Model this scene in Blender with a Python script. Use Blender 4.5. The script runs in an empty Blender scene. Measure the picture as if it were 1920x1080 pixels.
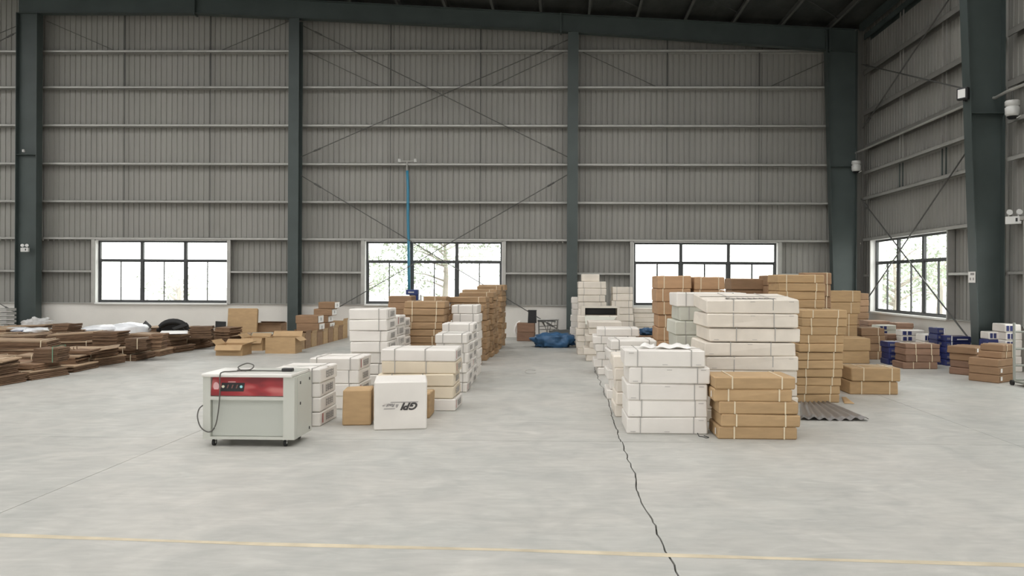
import bpy, math, random
from mathutils import Vector, Matrix
rnd = random.Random(11)
SC = bpy.context.scene
COL = SC.collection

# ------------------------------------------------------------------ camera
FPX, CX, CY, CAMH = 1420.0, 1029.0, 527.0, 1.68
PSI, RHO = math.radians(1.07), 0.005
_F = Vector((-math.sin(PSI), math.cos(PSI), 0))
_R0 = Vector((math.cos(PSI), math.sin(PSI), 0)); _U0 = Vector((0, 0, 1))
_R = _R0 * math.cos(RHO) + _U0 * math.sin(RHO)
_U = -_R0 * math.sin(RHO) + _U0 * math.cos(RHO)
cd = bpy.data.cameras.new('camera'); cam = bpy.data.objects.new('camera', cd); COL.objects.link(cam)
cd.sensor_width = 36; cd.lens = FPX / 1920 * 36
cd.shift_x = -(CX - 960) / 1920; cd.shift_y = -(540 - CY) / 1920
cd.clip_end = 400
cam.matrix_world = Matrix(((_R.x, _U.x, -_F.x, 0), (_R.y, _U.y, -_F.y, 0), (_R.z, _U.z, -_F.z, CAMH), (0, 0, 0, 1)))
SC.camera = cam

# ------------------------------------------------------------------ sky, openings, exposure
W = bpy.data.worlds.new('overcast_sky'); SC.world = W; W.use_nodes = True
bg = W.node_tree.nodes['Background']
bg.inputs['Color'].default_value = (1.0, 0.988, 0.966, 1)
bg.inputs['Strength'].default_value = 5.7
SC.view_settings.view_transform = 'Standard'; SC.view_settings.look = 'None'
SC.view_settings.exposure = 0.0; SC.view_settings.gamma = 1.0; SC.view_settings.use_curve_mapping = False
SC.cycles.use_denoising = True
SC.cycles.max_bounces = 8; SC.cycles.diffuse_bounces = 5; SC.cycles.transparent_max_bounces = 12
SC.cycles.caustics_reflective = False; SC.cycles.caustics_refractive = False

def portal(loc, rot, sx, sy):
    l = bpy.data.lights.new('daylight_portal', 'AREA'); l.shape = 'RECTANGLE'; l.size = sx; l.size_y = sy
    l.cycles.is_portal = True
    o = bpy.data.objects.new('daylight_portal', l); COL.objects.link(o); o.location = loc; o.rotation_euler = rot

YW, XW = 22.66, 8.92            # inner faces of the wall sheeting
YF, XL = -14.0, -41.0           # front end and far left side of the hall
RIDGE = -16.2
def roof_z(x): return 10.58 - 0.055 * abs(x - RIDGE)
SKY = [(15.7, 17.1), (12.4, 13.6), (8.8, 10.0), (5.2, 6.4), (1.6, 2.8), (-2.0, -0.8), (-5.6, -4.8)]   # roof-light strips (y ranges)
SKYX = [(-15.0, 7.6), (-38.0, -17.4)]
for a, b in SKY:
    for x0, x1 in SKYX:
        t = math.atan(0.055) * (1 if x0 > RIDGE - .1 else -1)
        portal(((x0 + x1) / 2, (a + b) / 2, roof_z((x0 + x1) / 2) + .3), (0, t, 0), x1 - x0, b - a)
DOORS = [(-9.0, 6.5, 4.2), (-33.0, -20.0, 4.2)]
for a, b, h in DOORS:
    portal(((a + b) / 2, YF - .3, h / 2), (math.radians(90), 0, 0), b - a, h)

# ------------------------------------------------------------------ picture -> place helpers
def ray(u, v): return _F + _R * ((u - CX) / FPX) - _U * ((v - CY) / FPX)
def gr(u, v, z=0.0):
    d = ray(u, v); t = (z - CAMH) / d.z; return Vector((d.x * t, d.y * t, z))
def onY(u, v, Y):
    d = ray(u, v); t = Y / d.y; return Vector((d.x * t, Y, CAMH + d.z * t))
def onX(u, v, X):
    d = ray(u, v); t = X / d.x; return Vector((X, d.y * t, CAMH + d.z * t))

# ------------------------------------------------------------------ materials
def mat(name, col, rough=.6, metal=0.0, var=0.0, vscale=3.0, stretch=(1, 1, 1), bump=0.0, bscale=40.0, spec=.5, alpha_mix=None):
    m = bpy.data.materials.new(name); m.use_nodes = True
    nt = m.node_tree; b = nt.nodes['Principled BSDF']
    b.inputs['Base Color'].default_value = (*col, 1); b.inputs['Roughness'].default_value = rough
    b.inputs['Metallic'].default_value = metal; b.inputs['Specular IOR Level'].default_value = spec
    if var or bump:
        tc = nt.nodes.new('ShaderNodeTexCoord'); mp = nt.nodes.new('ShaderNodeMapping')
        mp.inputs['Scale'].default_value = stretch
        nt.links.new(tc.outputs['Object'], mp.inputs['Vector'])
    if var:
        oi = nt.nodes.new('ShaderNodeObjectInfo')
        ad = nt.nodes.new('ShaderNodeVectorMath'); ad.operation = 'ADD'
        sc = nt.nodes.new('ShaderNodeVectorMath'); sc.operation = 'SCALE'; sc.inputs['Scale'].default_value = 37.0
        cb = nt.nodes.new('ShaderNodeCombineXYZ')
        for i in range(3): nt.links.new(oi.outputs['Random'], cb.inputs[i])
        nt.links.new(cb.outputs[0], sc.inputs[0]); nt.links.new(mp.outputs[0], ad.inputs[0]); nt.links.new(sc.outputs[0], ad.inputs[1])
        n = nt.nodes.new('ShaderNodeTexNoise'); n.inputs['Scale'].default_value = vscale; n.inputs['Detail'].default_value = 6
        nt.links.new(ad.outputs[0], n.inputs['Vector'])
        r = nt.nodes.new('ShaderNodeValToRGB')
        r.color_ramp.elements[0].position = .3; r.color_ramp.elements[1].position = .7
        r.color_ramp.elements[0].color = (*[c * (1 - var) for c in col], 1)
        r.color_ramp.elements[1].color = (*[min(1, c * (1 + var)) for c in col], 1)
        nt.links.new(n.outputs['Fac'], r.inputs['Fac'])
        # small piece-to-piece difference
        mx = nt.nodes.new('ShaderNodeHueSaturation')
        mr = nt.nodes.new('ShaderNodeMapRange'); mr.inputs['To Min'].default_value = 1 - var * .9; mr.inputs['To Max'].default_value = 1 + var * .9
        nt.links.new(oi.outputs['Random'], mr.inputs['Value']); nt.links.new(mr.outputs[0], mx.inputs['Value'])
        nt.links.new(r.outputs['Color'], mx.inputs['Color']); nt.links.new(mx.outputs['Color'], b.inputs['Base Color'])
    if bump:
        n2 = nt.nodes.new('ShaderNodeTexNoise'); n2.inputs['Scale'].default_value = bscale; n2.inputs['Detail'].default_value = 4
        nt.links.new(mp.outputs[0], n2.inputs['Vector'])
        bp = nt.nodes.new('ShaderNodeBump'); bp.inputs['Strength'].default_value = bump; bp.inputs['Distance'].default_value = .02
        nt.links.new(n2.outputs['Fac'], bp.inputs['Height']); nt.links.new(bp.outputs[0], b.inputs['Normal'])
    return m

M = {}
M['sheet'] = mat('wall_sheet_metal', (.278, .272, .249), .55, var=.05, vscale=1.2, stretch=(1, 1, .2))
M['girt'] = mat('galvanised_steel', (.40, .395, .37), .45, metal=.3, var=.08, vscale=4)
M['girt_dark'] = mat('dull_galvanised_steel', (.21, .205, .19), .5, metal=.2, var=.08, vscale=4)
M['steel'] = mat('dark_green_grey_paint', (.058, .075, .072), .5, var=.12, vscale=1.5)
M['rod'] = mat('dark_rod_steel', (.09, .09, .085), .5)
M['plaster'] = mat('white_plaster', (.70, .675, .63), .8, var=.05, vscale=1.1, bump=.1)
M['roof'] = mat('dark_roof_foil', (.045, .047, .043), .32, var=.45, vscale=2.5, stretch=(1, .35, 1), bump=1.0, bscale=4)
M['purlin'] = mat('dark_purlin_steel', (.10, .102, .095), .5, var=.1)
M['frame'] = mat('dark_aluminium', (.05, .053, .055), .45)
M['reveal'] = mat('white_reveal', (.78, .78, .76), .6)
M['kraft'] = mat('kraft_cardboard', (.455, .305, .16), .75, var=.08, vscale=5, stretch=(1, 1, 4), bump=.05, bscale=60)
M['kraft_orange'] = mat('orange_kraft_cardboard', (.46, .28, .155), .75, var=.08, vscale=5, stretch=(1, 1, 4))
M['kraft_mid'] = mat('mid_brown_cardboard', (.375, .243, .132), .76, var=.12, vscale=5, stretch=(1, 1, 4))
M['kraft_dark'] = mat('brown_cardboard', (.30, .185, .105), .78, var=.10, vscale=5, stretch=(1, 1, 4))
M['kraft_red'] = mat('red_brown_cardboard', (.25, .15, .10), .8, var=.12, vscale=5, stretch=(1, 1, 4))
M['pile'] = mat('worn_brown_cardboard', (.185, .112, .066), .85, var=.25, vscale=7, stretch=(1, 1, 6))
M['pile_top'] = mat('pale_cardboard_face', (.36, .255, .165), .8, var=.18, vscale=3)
M['white'] = mat('white_cardboard', (.76, .725, .68), .6, var=.045, vscale=3, bump=.06, bscale=9)
M['dirty'] = mat('soiled_white_cardboard', (.735, .675, .595), .65, var=.07, vscale=4, bump=.15, bscale=6)
M['cream'] = mat('cream_cardboard', (.74, .65, .51), .65, var=.05, vscale=3)
M['grey'] = mat('grey_white_cardboard', (.56, .56, .49), .65, var=.06, vscale=4)
M['navy'] = mat('navy_printed_cardboard', (.022, .03, .13), .5, var=.15, vscale=6)
M['strap_k'] = mat('pale_strap', (.72, .62, .45), .4)
M['strap_w'] = mat('grey_strap', (.40, .385, .36), .5)
M['tape'] = mat('brown_tape', (.50, .36, .20), .3)
M['tape_w'] = mat('clear_tape', (.68, .65, .60), .3)
M['ink'] = mat('dark_ink', (.055, .05, .048), .6)
M['ink_grey'] = mat('grey_ink', (.30, .28, .27), .6)
M['ink_pale'] = mat('pale_grey_ink', (.40, .385, .37), .6)
M['ink_red'] = mat('red_ink', (.42, .10, .09), .6)
M['paper'] = mat('white_paper_sticker', (.85, .83, .80), .6)
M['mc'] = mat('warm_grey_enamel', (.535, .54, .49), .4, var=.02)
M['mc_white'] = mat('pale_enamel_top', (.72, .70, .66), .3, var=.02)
M['black'] = mat('black_plastic', (.012, .012, .013), .45)
M['cable'] = mat('grey_cable', (.10, .095, .085), .5)
M['rubber'] = mat('black_rubber', (.015, .015, .015), .7)
M['blue'] = mat('blue_hose_pvc', (.045, .23, .35), .4)
M['navy_metal'] = mat('navy_painted_metal', (.012, .03, .14), .4)
M['tarp'] = mat('blue_tarpaulin', (.035, .11, .23), .45, var=.3, vscale=5, bump=.5, bscale=9)
M['grey_sheet'] = mat('grey_corrugated_plastic', (.22, .205, .195), .35, var=.1, vscale=5)
M['plastic'] = mat('white_plastic_film', (.85, .87, .90), .25, var=.06, vscale=6, bump=.5, bscale=10)
M['trolley'] = mat('grey_green_steel', (.26, .27, .24), .45)
M['lampface'] = mat('lamp_glass', (.80, .80, .78), .3)
M['fixture'] = mat('white_fixture_enamel', (.62, .62, .60), .35)
M['leaf'] = mat('glare_pale_leaf', (.33, .38, .29), .7, var=.2, vscale=2)  # leaf colour lightened to paint in the outdoor glare washing out the trees
M['bark'] = mat('bark', (.34, .31, .27), .9, var=.2)  # bark lightened likewise for the outdoor glare
M['ground'] = mat('pale_yard_concrete', (.55, .54, .52), .8, var=.08, vscale=.5)
M['yellow'] = mat('worn_yellow_paint', (.525, .455, .33), .7, var=.16, vscale=5)
M['wire'] = mat('bright_wire', (.34, .33, .31), .4, metal=.4)

def glass_mat():
    m = bpy.data.materials.new('window_glass'); m.use_nodes = True; nt = m.node_tree
    for n in list(nt.nodes): nt.nodes.remove(n)
    o = nt.nodes.new('ShaderNodeOutputMaterial'); t = nt.nodes.new('ShaderNodeBsdfTransparent'); g = nt.nodes.new('ShaderNodeBsdfGlossy')
    t.inputs['Color'].default_value = (.93, .95, .94, 1); g.inputs['Roughness'].default_value = .03
    mx = nt.nodes.new('ShaderNodeMixShader'); mx.inputs[0].default_value = .06
    nt.links.new(t.outputs[0], mx.inputs[1]); nt.links.new(g.outputs[0], mx.inputs[2]); nt.links.new(mx.outputs[0], o.inputs[0])
    return m
M['glass'] = glass_mat()

def film_mat():
    m = bpy.data.materials.new('clear_plastic_film'); m.use_nodes = True; nt = m.node_tree
    b = nt.nodes['Principled BSDF']; b.inputs['Base Color'].default_value = (.85, .85, .84, 1); b.inputs['Roughness'].default_value = .2
    b.inputs['Alpha'].default_value = .55
    return m
M['film'] = film_mat()

def floor_mat():
    m = bpy.data.materials.new('power_floated_concrete'); m.use_nodes = True; nt = m.node_tree; b = nt.nodes['Principled BSDF']
    tc = nt.nodes.new('ShaderNodeTexCoord')
    def noise(scale, detail, stretch=(1, 1, 1), dist=0):
        mp = nt.nodes.new('ShaderNodeMapping'); mp.inputs['Scale'].default_value = stretch
        nt.links.new(tc.outputs['Object'], mp.inputs['Vector'])
        n = nt.nodes.new('ShaderNodeTexNoise'); n.inputs['Scale'].default_value = scale; n.inputs['Detail'].default_value = detail
        n.inputs['Distortion'].default_value = dist; nt.links.new(mp.outputs[0], n.inputs['Vector']); return n
    def ramp(src, p0, c0, p1, c1):
        r = nt.nodes.new('ShaderNodeValToRGB'); r.color_ramp.elements[0].position = p0; r.color_ramp.elements[1].position = p1
        r.color_ramp.elements[0].color = (*c0, 1); r.color_ramp.elements[1].color = (*c1, 1)
        nt.links.new(src.outputs['Fac'], r.inputs['Fac']); return r
    def mul(a, c, f):
        x = nt.nodes.new('ShaderNodeMix'); x.data_type = 'RGBA'; x.blend_type = 'MULTIPLY'; x.inputs['Factor'].default_value = f
        nt.links.new(a, x.inputs['A']); nt.links.new(c, x.inputs['B']); return x.outputs['Result']
    base = ramp(noise(.45, 5), .3, (.452, .452, .424), .7, (.508, .49, .455))
    swirl = ramp(noise(2.2, 8, (1, 1, 1), 1.2), .32, (.86, .87, .875), .68, (1.05, 1.045, 1.04))
    fine = ramp(noise(9, 6, (.5, 1.6, 1)), .3, (.91, .91, .91), .7, (1.05, 1.05, 1.05))
    scuff = ramp(noise(3.5, 12, (.35, 1.2, 1), 2.5), .56, (1, 1, 1), .66, (1.09, 1.09, 1.09))
    c = mul(base.outputs['Color'], swirl.outputs['Color'], .9); c = mul(c, fine.outputs['Color'], .85); c = mul(c, scuff.outputs['Color'], .8)
    nt.links.new(c, b.inputs['Base Color'])
    rr = ramp(noise(1.6, 6), .3, (.42, .42, .42), .7, (.62, .62, .62)); nt.links.new(rr.outputs['Color'], b.inputs['Roughness'])
    bp = nt.nodes.new('ShaderNodeBump'); bp.inputs['Strength'].default_value = .12; bp.inputs['Distance'].default_value = .01
    nt.links.new(noise(14, 6, (.6, 1.4, 1), 1).outputs['Fac'], bp.inputs['Height']); nt.links.new(bp.outputs[0], b.inputs['Normal'])
    b.inputs['Specular IOR Level'].default_value = .3
    return m
M['floor'] = floor_mat()

def red_panel_mat():
    m = bpy.data.materials.new('red_printed_panel'); m.use_nodes = True; nt = m.node_tree; b = nt.nodes['Principled BSDF']
    tc = nt.nodes.new('ShaderNodeTexCoord'); mp = nt.nodes.new('ShaderNodeMapping'); mp.inputs['Scale'].default_value = (3.2, 1, 9)
    nt.links.new(tc.outputs['Object'], mp.inputs['Vector'])
    n = nt.nodes.new('ShaderNodeTexNoise'); n.inputs['Scale'].default_value = 1.1; n.inputs['Detail'].default_value = 1
    nt.links.new(mp.outputs[0], n.inputs['Vector'])
    r = nt.nodes.new('ShaderNodeValToRGB'); e = r.color_ramp.elements
    e[0].position = .38; e[0].color = (.20, .022, .026, 1); e[1].position = .68; e[1].color = (.55, .16, .15, 1)
    k = r.color_ramp.elements.new(.52); k.color = (.34, .03, .035, 1)
    nt.links.new(n.outputs['Fac'], r.inputs['Fac']); nt.links.new(r.outputs['Color'], b.inputs['Base Color'])
    b.inputs['Roughness'].default_value = .3
    return m
M['red'] = red_panel_mat()

# ------------------------------------------------------------------ mesh helpers
class MB:
    def __init__(s): s.v = []; s.f = []
    def add(s, vs, fs):
        o = len(s.v); s.v += [tuple(p) for p in vs]; s.f += [tuple(i + o for i in f) for f in fs]; return s
    def box(s, x0, x1, y0, y1, z0, z1):
        return s.add([(x0, y0, z0), (x1, y0, z0), (x1, y1, z0), (x0, y1, z0), (x0, y0, z1), (x1, y0, z1), (x1, y1, z1), (x0, y1, z1)],
                     [(0, 3, 2, 1), (4, 5, 6, 7), (0, 1, 5, 4), (1, 2, 6, 5), (2, 3, 7, 6), (3, 0, 4, 7)])
    def obox(s, c, sx, sy, sz, rz=0, rx=0, ry=0):
        m = Matrix.Translation(c) @ Matrix.Rotation(rz, 4, 'Z') @ Matrix.Rotation(ry, 4, 'Y') @ Matrix.Rotation(rx, 4, 'X')
        t = MB().box(-sx / 2, sx / 2, -sy / 2, sy / 2, -sz / 2, sz / 2)
        return s.add([m @ Vector(p) for p in t.v], t.f)
    def chamfer(s, x0, x1, y0, y1, z0, z1, c=.006, jit=0.0):
        X = (x0, x1); Y = (y0, y1); Z = (z0, z1); vs = []; idx = {}
        for i in (0, 1):
            for j in (0, 1):
                for k in (0, 1):
                    dx, dy, dz = [rnd.uniform(-jit, jit) for _ in range(3)]
                    dz = 0 if k == 0 else dz
                    ix, iy, iz = (c if i == 0 else -c), (c if j == 0 else -c), (c if k == 0 else -c)
                    for a, p in (('x', (X[i], Y[j] + iy, Z[k] + iz)), ('y', (X[i] + ix, Y[j], Z[k] + iz)), ('z', (X[i] + ix, Y[j] + iy, Z[k]))):
                        idx[i, j, k, a] = len(vs); vs.append((p[0] + dx, p[1] + dy, p[2] + dz))
        g = lambda i, j, k, a: idx[i, j, k, a]
        fs = [(g(0,0,0,'x'), g(0,0,1,'x'), g(0,1,1,'x'), g(0,1,0,'x')), (g(1,0,0,'x'), g(1,1,0,'x'), g(1,1,1,'x'), g(1,0,1,'x')),
              (g(0,0,0,'y'), g(1,0,0,'y'), g(1,0,1,'y'), g(0,0,1,'y')), (g(0,1,0,'y'), g(0,1,1,'y'), g(1,1,1,'y'), g(1,1,0,'y')),
              (g(0,0,0,'z'), g(0,1,0,'z'), g(1,1,0,'z'), g(1,0,0,'z')), (g(0,0,1,'z'), g(1,0,1,'z'), g(1,1,1,'z'), g(0,1,1,'z'))]
        for j in (0, 1):
            for k in (0, 1): fs.append((g(0,j,k,'y'), g(1,j,k,'y'), g(1,j,k,'z'), g(0,j,k,'z')))
        for i in (0, 1):
            for k in (0, 1): fs.append((g(i,0,k,'x'), g(i,1,k,'x'), g(i,1,k,'z'), g(i,0,k,'z')))
        for i in (0, 1):
            for j in (0, 1): fs.append((g(i,j,0,'x'), g(i,j,1,'x'), g(i,j,1,'y'), g(i,j,0,'y')))
        for i in (0, 1):
            for j in (0, 1):
                for k in (0, 1): fs.append((g(i,j,k,'x'), g(i,j,k,'y'), g(i,j,k,'z')))
        return s.add(vs, fs)
    def tube(s, pts, r, n=8, closed=False):
        pts = [Vector(p) for p in pts]; N = len(pts); rings = []
        for i, p in enumerate(pts):
            a = pts[i - 1] if (i or closed) else p; b = pts[(i + 1) % N] if (i < N - 1 or closed) else p
            d = (b - a).normalized(); up = Vector((0, 0, 1)) if abs(d.z) < .9 else Vector((1, 0, 0))
            e1 = d.cross(up).normalized(); e2 = e1.cross(d); rr = r[i] if isinstance(r, (list, tuple)) else r
            rings.append([p + e1 * (rr * math.cos(2 * math.pi * k / n)) + e2 * (rr * math.sin(2 * math.pi * k / n)) for k in range(n)])
        vs = [q for ring in rings for q in ring]; fs = []
        for i in range(N if closed else N - 1):
            j = (i + 1) % N
            for k in range(n): fs.append((i * n + k, i * n + (k + 1) % n, j * n + (k + 1) % n, j * n + k))
        if not closed: fs += [tuple(range(n))[::-1], tuple((N - 1) * n + k for k in range(n))]
        return s.add(vs, fs)
    def prism(s, poly, axis, a, b):
        def p3(p, t):
            return {'x': (t, p[0], p[1]), 'y': (p[0], t, p[1]), 'z': (p[0], p[1], t)}[axis]
        n = len(poly); vs = [p3(p, a) for p in poly] + [p3(p, b) for p in poly]
        return s.add(vs, [tuple(range(n)), tuple(range(2 * n - 1, n - 1, -1))] + [(i, (i + 1) % n, n + (i + 1) % n, n + i) for i in range(n)])
    def mesh(s, name, m):
        me = bpy.data.meshes.new(name); me.from_pydata(s.v, [], s.f); me.materials.append(m); me.validate()
        import bmesh
        bm = bmesh.new(); bm.from_mesh(me); bmesh.ops.recalc_face_normals(bm, faces=bm.faces); bm.to_mesh(me); bm.free()
        return me
    def build(s, name, m, parent=None, smooth=False):
        me = s.mesh(name, M[m] if isinstance(m, str) else m)
        if smooth:
            for p in me.polygons: p.use_smooth = True
        o = bpy.data.objects.new(name, me); COL.objects.link(o)
        if parent: o.parent = parent
        return o

def link(name, me, parent=None):
    o = bpy.data.objects.new(name, me); COL.objects.link(o)
    if parent: o.parent = parent
    return o
def tag(o, label=None, cat=None, group=None, kind=None):
    if label: o['label'] = label
    if cat: o['category'] = cat
    if group: o['group'] = group
    if kind: o['kind'] = kind
    return o
def thing(name, label, cat, loc=(0, 0, 0), rz=0.0, group=None, kind=None):
    o = bpy.data.objects.new(name, None); COL.objects.link(o); o.location = loc; o.rotation_euler = (0, 0, rz); o.empty_display_size = .1
    return tag(o, label, cat, group, kind)
def struct(name, label=None):
    o = bpy.data.objects.new(name, None); COL.objects.link(o); o['kind'] = 'structure'
    if label: o['label'] = label
    return o

# ================================================================== SETTING
# ---- floor: slabs with joints
floor = struct('floor')
MB().box(XL - .2, 9.2, YF - .2, YW + .3, -.35, -.03).build('sub_base', mat('joint_filler', (.10, .095, .085), .9), floor)
XE = [-41.0, -30.0, -21.4, -17.0, -12.7, -8.4, -4.02, .62, 4.72, 9.1]
YE = [-14.0, -7.0, .2, 7.95, 15.6, YW + .2]
crack = []
y = YE[0]; dx = 0.0
while y < YE[-1]:
    dx = .82 * dx + rnd.uniform(-.013, .013)
    drift = .05 * max(0, (6.0 - y) / 3.0) if y > 3 else .05
    crack.append((.62 + dx + drift, y)); y += rnd.uniform(.06, .14)
def edge_pts(xe, y0, y1, side):
    g = .0075 if abs(xe - .62) < .01 else .003
    if abs(xe - .62) < .01:
        pts = [(x + side * g * rnd.uniform(.5, 1.1), yy) for x, yy in crack if y0 + .01 < yy < y1 - .01]
        return [(pts[0][0], y0)] + pts + [(pts[-1][0], y1)]
    return [(xe + side * g, y0), (xe + side * g, y1)]
for i in range(len(XE) - 1):
    for j in range(len(YE) - 1):
        y0, y1 = YE[j] + .003, YE[j + 1] - .003
        L = edge_pts(XE[i], y0, y1, 1); R = edge_pts(XE[i + 1], y0, y1, -1)
        MB().prism(R + L[::-1], 'z', -.1, 0).build('slab', 'floor', floor)
line = [(-260, 995), (50, 1005), (250, 1012), (500, 1020.5), (950, 1031), (1280, 1042), (1600, 1051), (1910, 1059.5), (2200, 1068)]
lb = MB()
for (u0, v0), (u1, v1) in zip(line, line[1:]):
    n = 6
    for k in range(n):
        a = gr(u0 + (u1 - u0) * k / n, v0 + (v1 - v0) * k / n); b = gr(u0 + (u1 - u0) * (k + 1) / n, v0 + (v1 - v0) * (k + 1) / n)
        w0 = .027 + .006 * math.sin(a.x * 3.1); w1 = .027 + .006 * math.sin(b.x * 3.1)
        lb.add([(a.x, a.y - w0, .0008), (b.x, b.y - w1, .0008), (b.x, b.y + w1, .0008), (a.x, a.y + w0, .0008)], [(0, 1, 2, 3)])
lo = lb.build('painted_line', 'yellow', floor); lo['label'] = 'worn thin yellow line painted across the floor'

yard = MB().box(-140, 120, YW + .9, 160, -.5, -.12).build('ground', 'ground'); yard['kind'] = 'structure'
yard2 = MB().box(-140, 120, -120, YF - .4, -.5, -.12).build('ground', 'ground'); yard2['kind'] = 'structure'
yard3 = MB().box(9.9, 120, YF - .4, YW + .9, -.5, -.12).build('ground', 'ground'); yard3['kind'] = 'structure'

# ---- corrugated panel meshes (width w, height 1, grooves pointing outwards = +y)
def panel_mesh(w, n):
    p = w / n; pr = []
    for k in range(n):
        x = k * p
        pr += [(x, 0), (x + p * .36, 0), (x + p * .42, .020), (x + p * .58, .020), (x + p * .64, 0)]
    pr.append((w, 0))
    vs = [(x, y, 0) for x, y in pr] + [(x, y, 1) for x, y in pr]; k = len(pr)
    me = bpy.data.meshes.new('wall_panel'); me.from_pydata(vs, [], [(i, i + 1, k + i + 1, k + i) for i in range(k - 1)]); me.materials.append(M['sheet'])
    return me
PW = .82
PME = panel_mesh(PW, 5)
def c_channel(mb, axis, a, b, c_in, c_out, z, drop=.07, lip=.02):
    """girt running along axis from a to b: flat web on top, inner flange hanging down"""
    t = .006
    def bx(m0, m1, z0, z1):
        if axis == 'x': mb.box(a, b, min(m0, m1), max(m0, m1), z0, z1)
        else: mb.box(min(m0, m1), max(m0, m1), a, b, z0, z1)
    s = 1 if c_out > c_in else -1
    bx(c_in, c_out, z - t, z); bx(c_in, c_in + s * t, z - drop, z); bx(c_in, c_in + s * lip, z - drop, z - drop + t); bx(c_out - s * t, c_out, z - drop, z)
    return mb

HEAD, SILL, MID = 2.86, .97, 1.90
WINS = [(-14.05, -10.04), (-5.92, -1.80), (2.08, 6.35)]
wb = struct('wall_back')
MB().box(-41.1, 9.2, 22.56, 22.86, -.1, .95).build('low_wall', 'plaster', wb)
# upper sheets
x = XW
while x > -27:
    x0 = x - PW; o = link('wall_panel', PME, wb); o.location = (x0, YW, HEAD - .03); o.scale = (1, 1, roof_z(x - PW / 2) + .1 - HEAD)
    x = x0
xend = x
MB().box(-41.1, xend, YW, YW + .04, .9, 10.7).build('wall_panel', 'sheet', wb)
secs = [(xend, WINS[0][0]), (WINS[0][1], WINS[1][0]), (WINS[1][1], WINS[2][0]), (WINS[2][1], XW)]
for a, b in secs:
    n = max(1, round((b - a) / PW)); w = (b - a) / n
    for k in range(n):
        o = link('wall_panel', PME, wb); o.location = (a + k * w, YW, .94); o.scale = (w / PW, 1, HEAD - .94)
    MB().box(a, b, 22.50, 22.70, .945, .965).build('ledge_flashing', 'girt', wb)
BAYS = [(-24.2, -15.9), (-15.86, -7.97), (-7.91, .24), (.30, 8.55)]
GZ = [8.50, 7.42, 6.28, 5.13, 4.0, HEAD + .03]
for a, b in BAYS:
    for z in GZ:
        if z > roof_z(b) - .4: continue
        c_channel(MB(), 'x', a, b, 22.45, YW - .005, z + .04).build('girt', 'girt', wb)
    cuts = [a] + [q for w in WINS if a < w[0] < b for q in (w[0] - .06, w[1] + .06)] + [b]
    for k in range(0, len(cuts), 2):
        c_channel(MB(), 'x', cuts[k], cuts[k + 1], 22.47, YW - .005, MID + .04).build('girt', 'girt', wb)
    L = b - a
    for fr in (.335, .665):
        xs = a + L * fr
        for z0, z1 in zip(GZ[1:], GZ):
            r = .02 if z1 == GZ[0] else .010
            MB().tube([(xs, 22.55, z0 + .04), (xs, 22.55, z1 - .03)], r, 6).build('sag_rod', 'rod', wb)
        if roof_z(xs) - .9 > 8.6:
            MB().tube([(xs, 22.55, 8.54), (xs, 22.55, roof_z(xs) - .1)], .02, 6).build('sag_rod', 'rod', wb)
    zt = 8.5 if b > 5 or a > -8 else 9.45
    zb = 7.46 if b > 5 or a > -8 else 8.54
    MB().tube([(a + .25, 22.56, zt), (a + L * .30, 22.56, zb)], .010, 6).build('stay_rod', 'rod', wb)
    MB().tube([(b - .25, 22.56, zt), (b - L * .30, 22.56, zb)], .010, 6).build('stay_rod', 'rod', wb)
for a, b in WINS:
    for s, xx in ((-1, a), (1, b)):
        mb = MB().box(xx - .05 if s < 0 else xx, xx if s < 0 else xx + .05, 22.46, 22.64, SILL - .02, HEAD)
        mb.box(xx - .10 if s < 0 else xx, xx if s < 0 else xx + .10, 22.455, 22.462, SILL - .02, HEAD + .02); mb.build('jamb_post', 'girt', wb)

wr = struct('wall_right')
MB().box(8.82, 9.12, YF, 22.56, -.1, .85).build('low_wall', 'plaster', wr)
RS, RH = .87, 2.90
RW = [(17.42, 21.72), (10.2, 14.5), (3.0, 7.3)]
y = 22.66
while y > -1.5:
    o = link('wall_panel', PME, wr); o.rotation_euler = (0, 0, -math.pi / 2); o.location = (XW, y, RH - .03); o.scale = (1, 1, roof_z(XW) + .1 - RH); y -= PW
yend = y
MB().box(XW, XW + .04, YF, yend, .8, 9.3).build('wall_panel', 'sheet', wr)
rsec = [(RW[0][1], 22.66), (RW[1][1], RW[0][0]), (RW[2][1], RW[1][0]), (yend, RW[2][0])]
for a, b in rsec:
    n = max(1, round((b - a) / PW)); w = (b - a) / n
    for k in range(n):
        o = link('wall_panel', PME, wr); o.rotation_euler = (0, 0, -math.pi / 2); o.location = (XW, b - k * w, .83); o.scale = (w / PW, 1, RH - .83)
    MB().box(8.76, 8.96, a, b, .845, .865).build('ledge_flashing', 'girt', wr)
for a, b in [(15.45, 22.2), (8.4, 15.05), (0.5, 8.1)]:
    for z, dr in [(RH + .03, .09), (4.12, .09), (4.86, .09), (5.62, .14), (6.62, .14), (7.80, .14), (8.85, .16)]:
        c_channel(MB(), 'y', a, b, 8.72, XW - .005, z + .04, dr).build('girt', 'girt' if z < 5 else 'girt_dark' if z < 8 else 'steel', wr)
    MB().box(8.58, 8.70, a, b, 9.0, 9.19).build('eave_beam', 'steel', wr)
    cuts = [a] + [q for w in RW[::-1] if a < w[0] < b for q in (w[0] - .06, w[1] + .06)] + [b]
    for k in range(0, len(cuts), 2):
        c_channel(MB(), 'y', cuts[k], cuts[k + 1], 8.74, XW - .005, 1.92).build('girt', 'girt', wr)
    for fr in (.335, .665):
        ys = a + (b - a) * fr
        for z0, z1 in zip((4.12, 4.86, 5.62, 6.62, 7.80), (4.86, 5.62, 6.62, 7.80, 8.85)):
            for dy in (-.09, .09):
                MB().box(8.80, 8.83, ys + dy - .010, ys + dy + .010, z0 + .04, z1 - .05).build('sag_rod', 'steel' if z0 == 4.12 else 'girt', wr)
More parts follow.
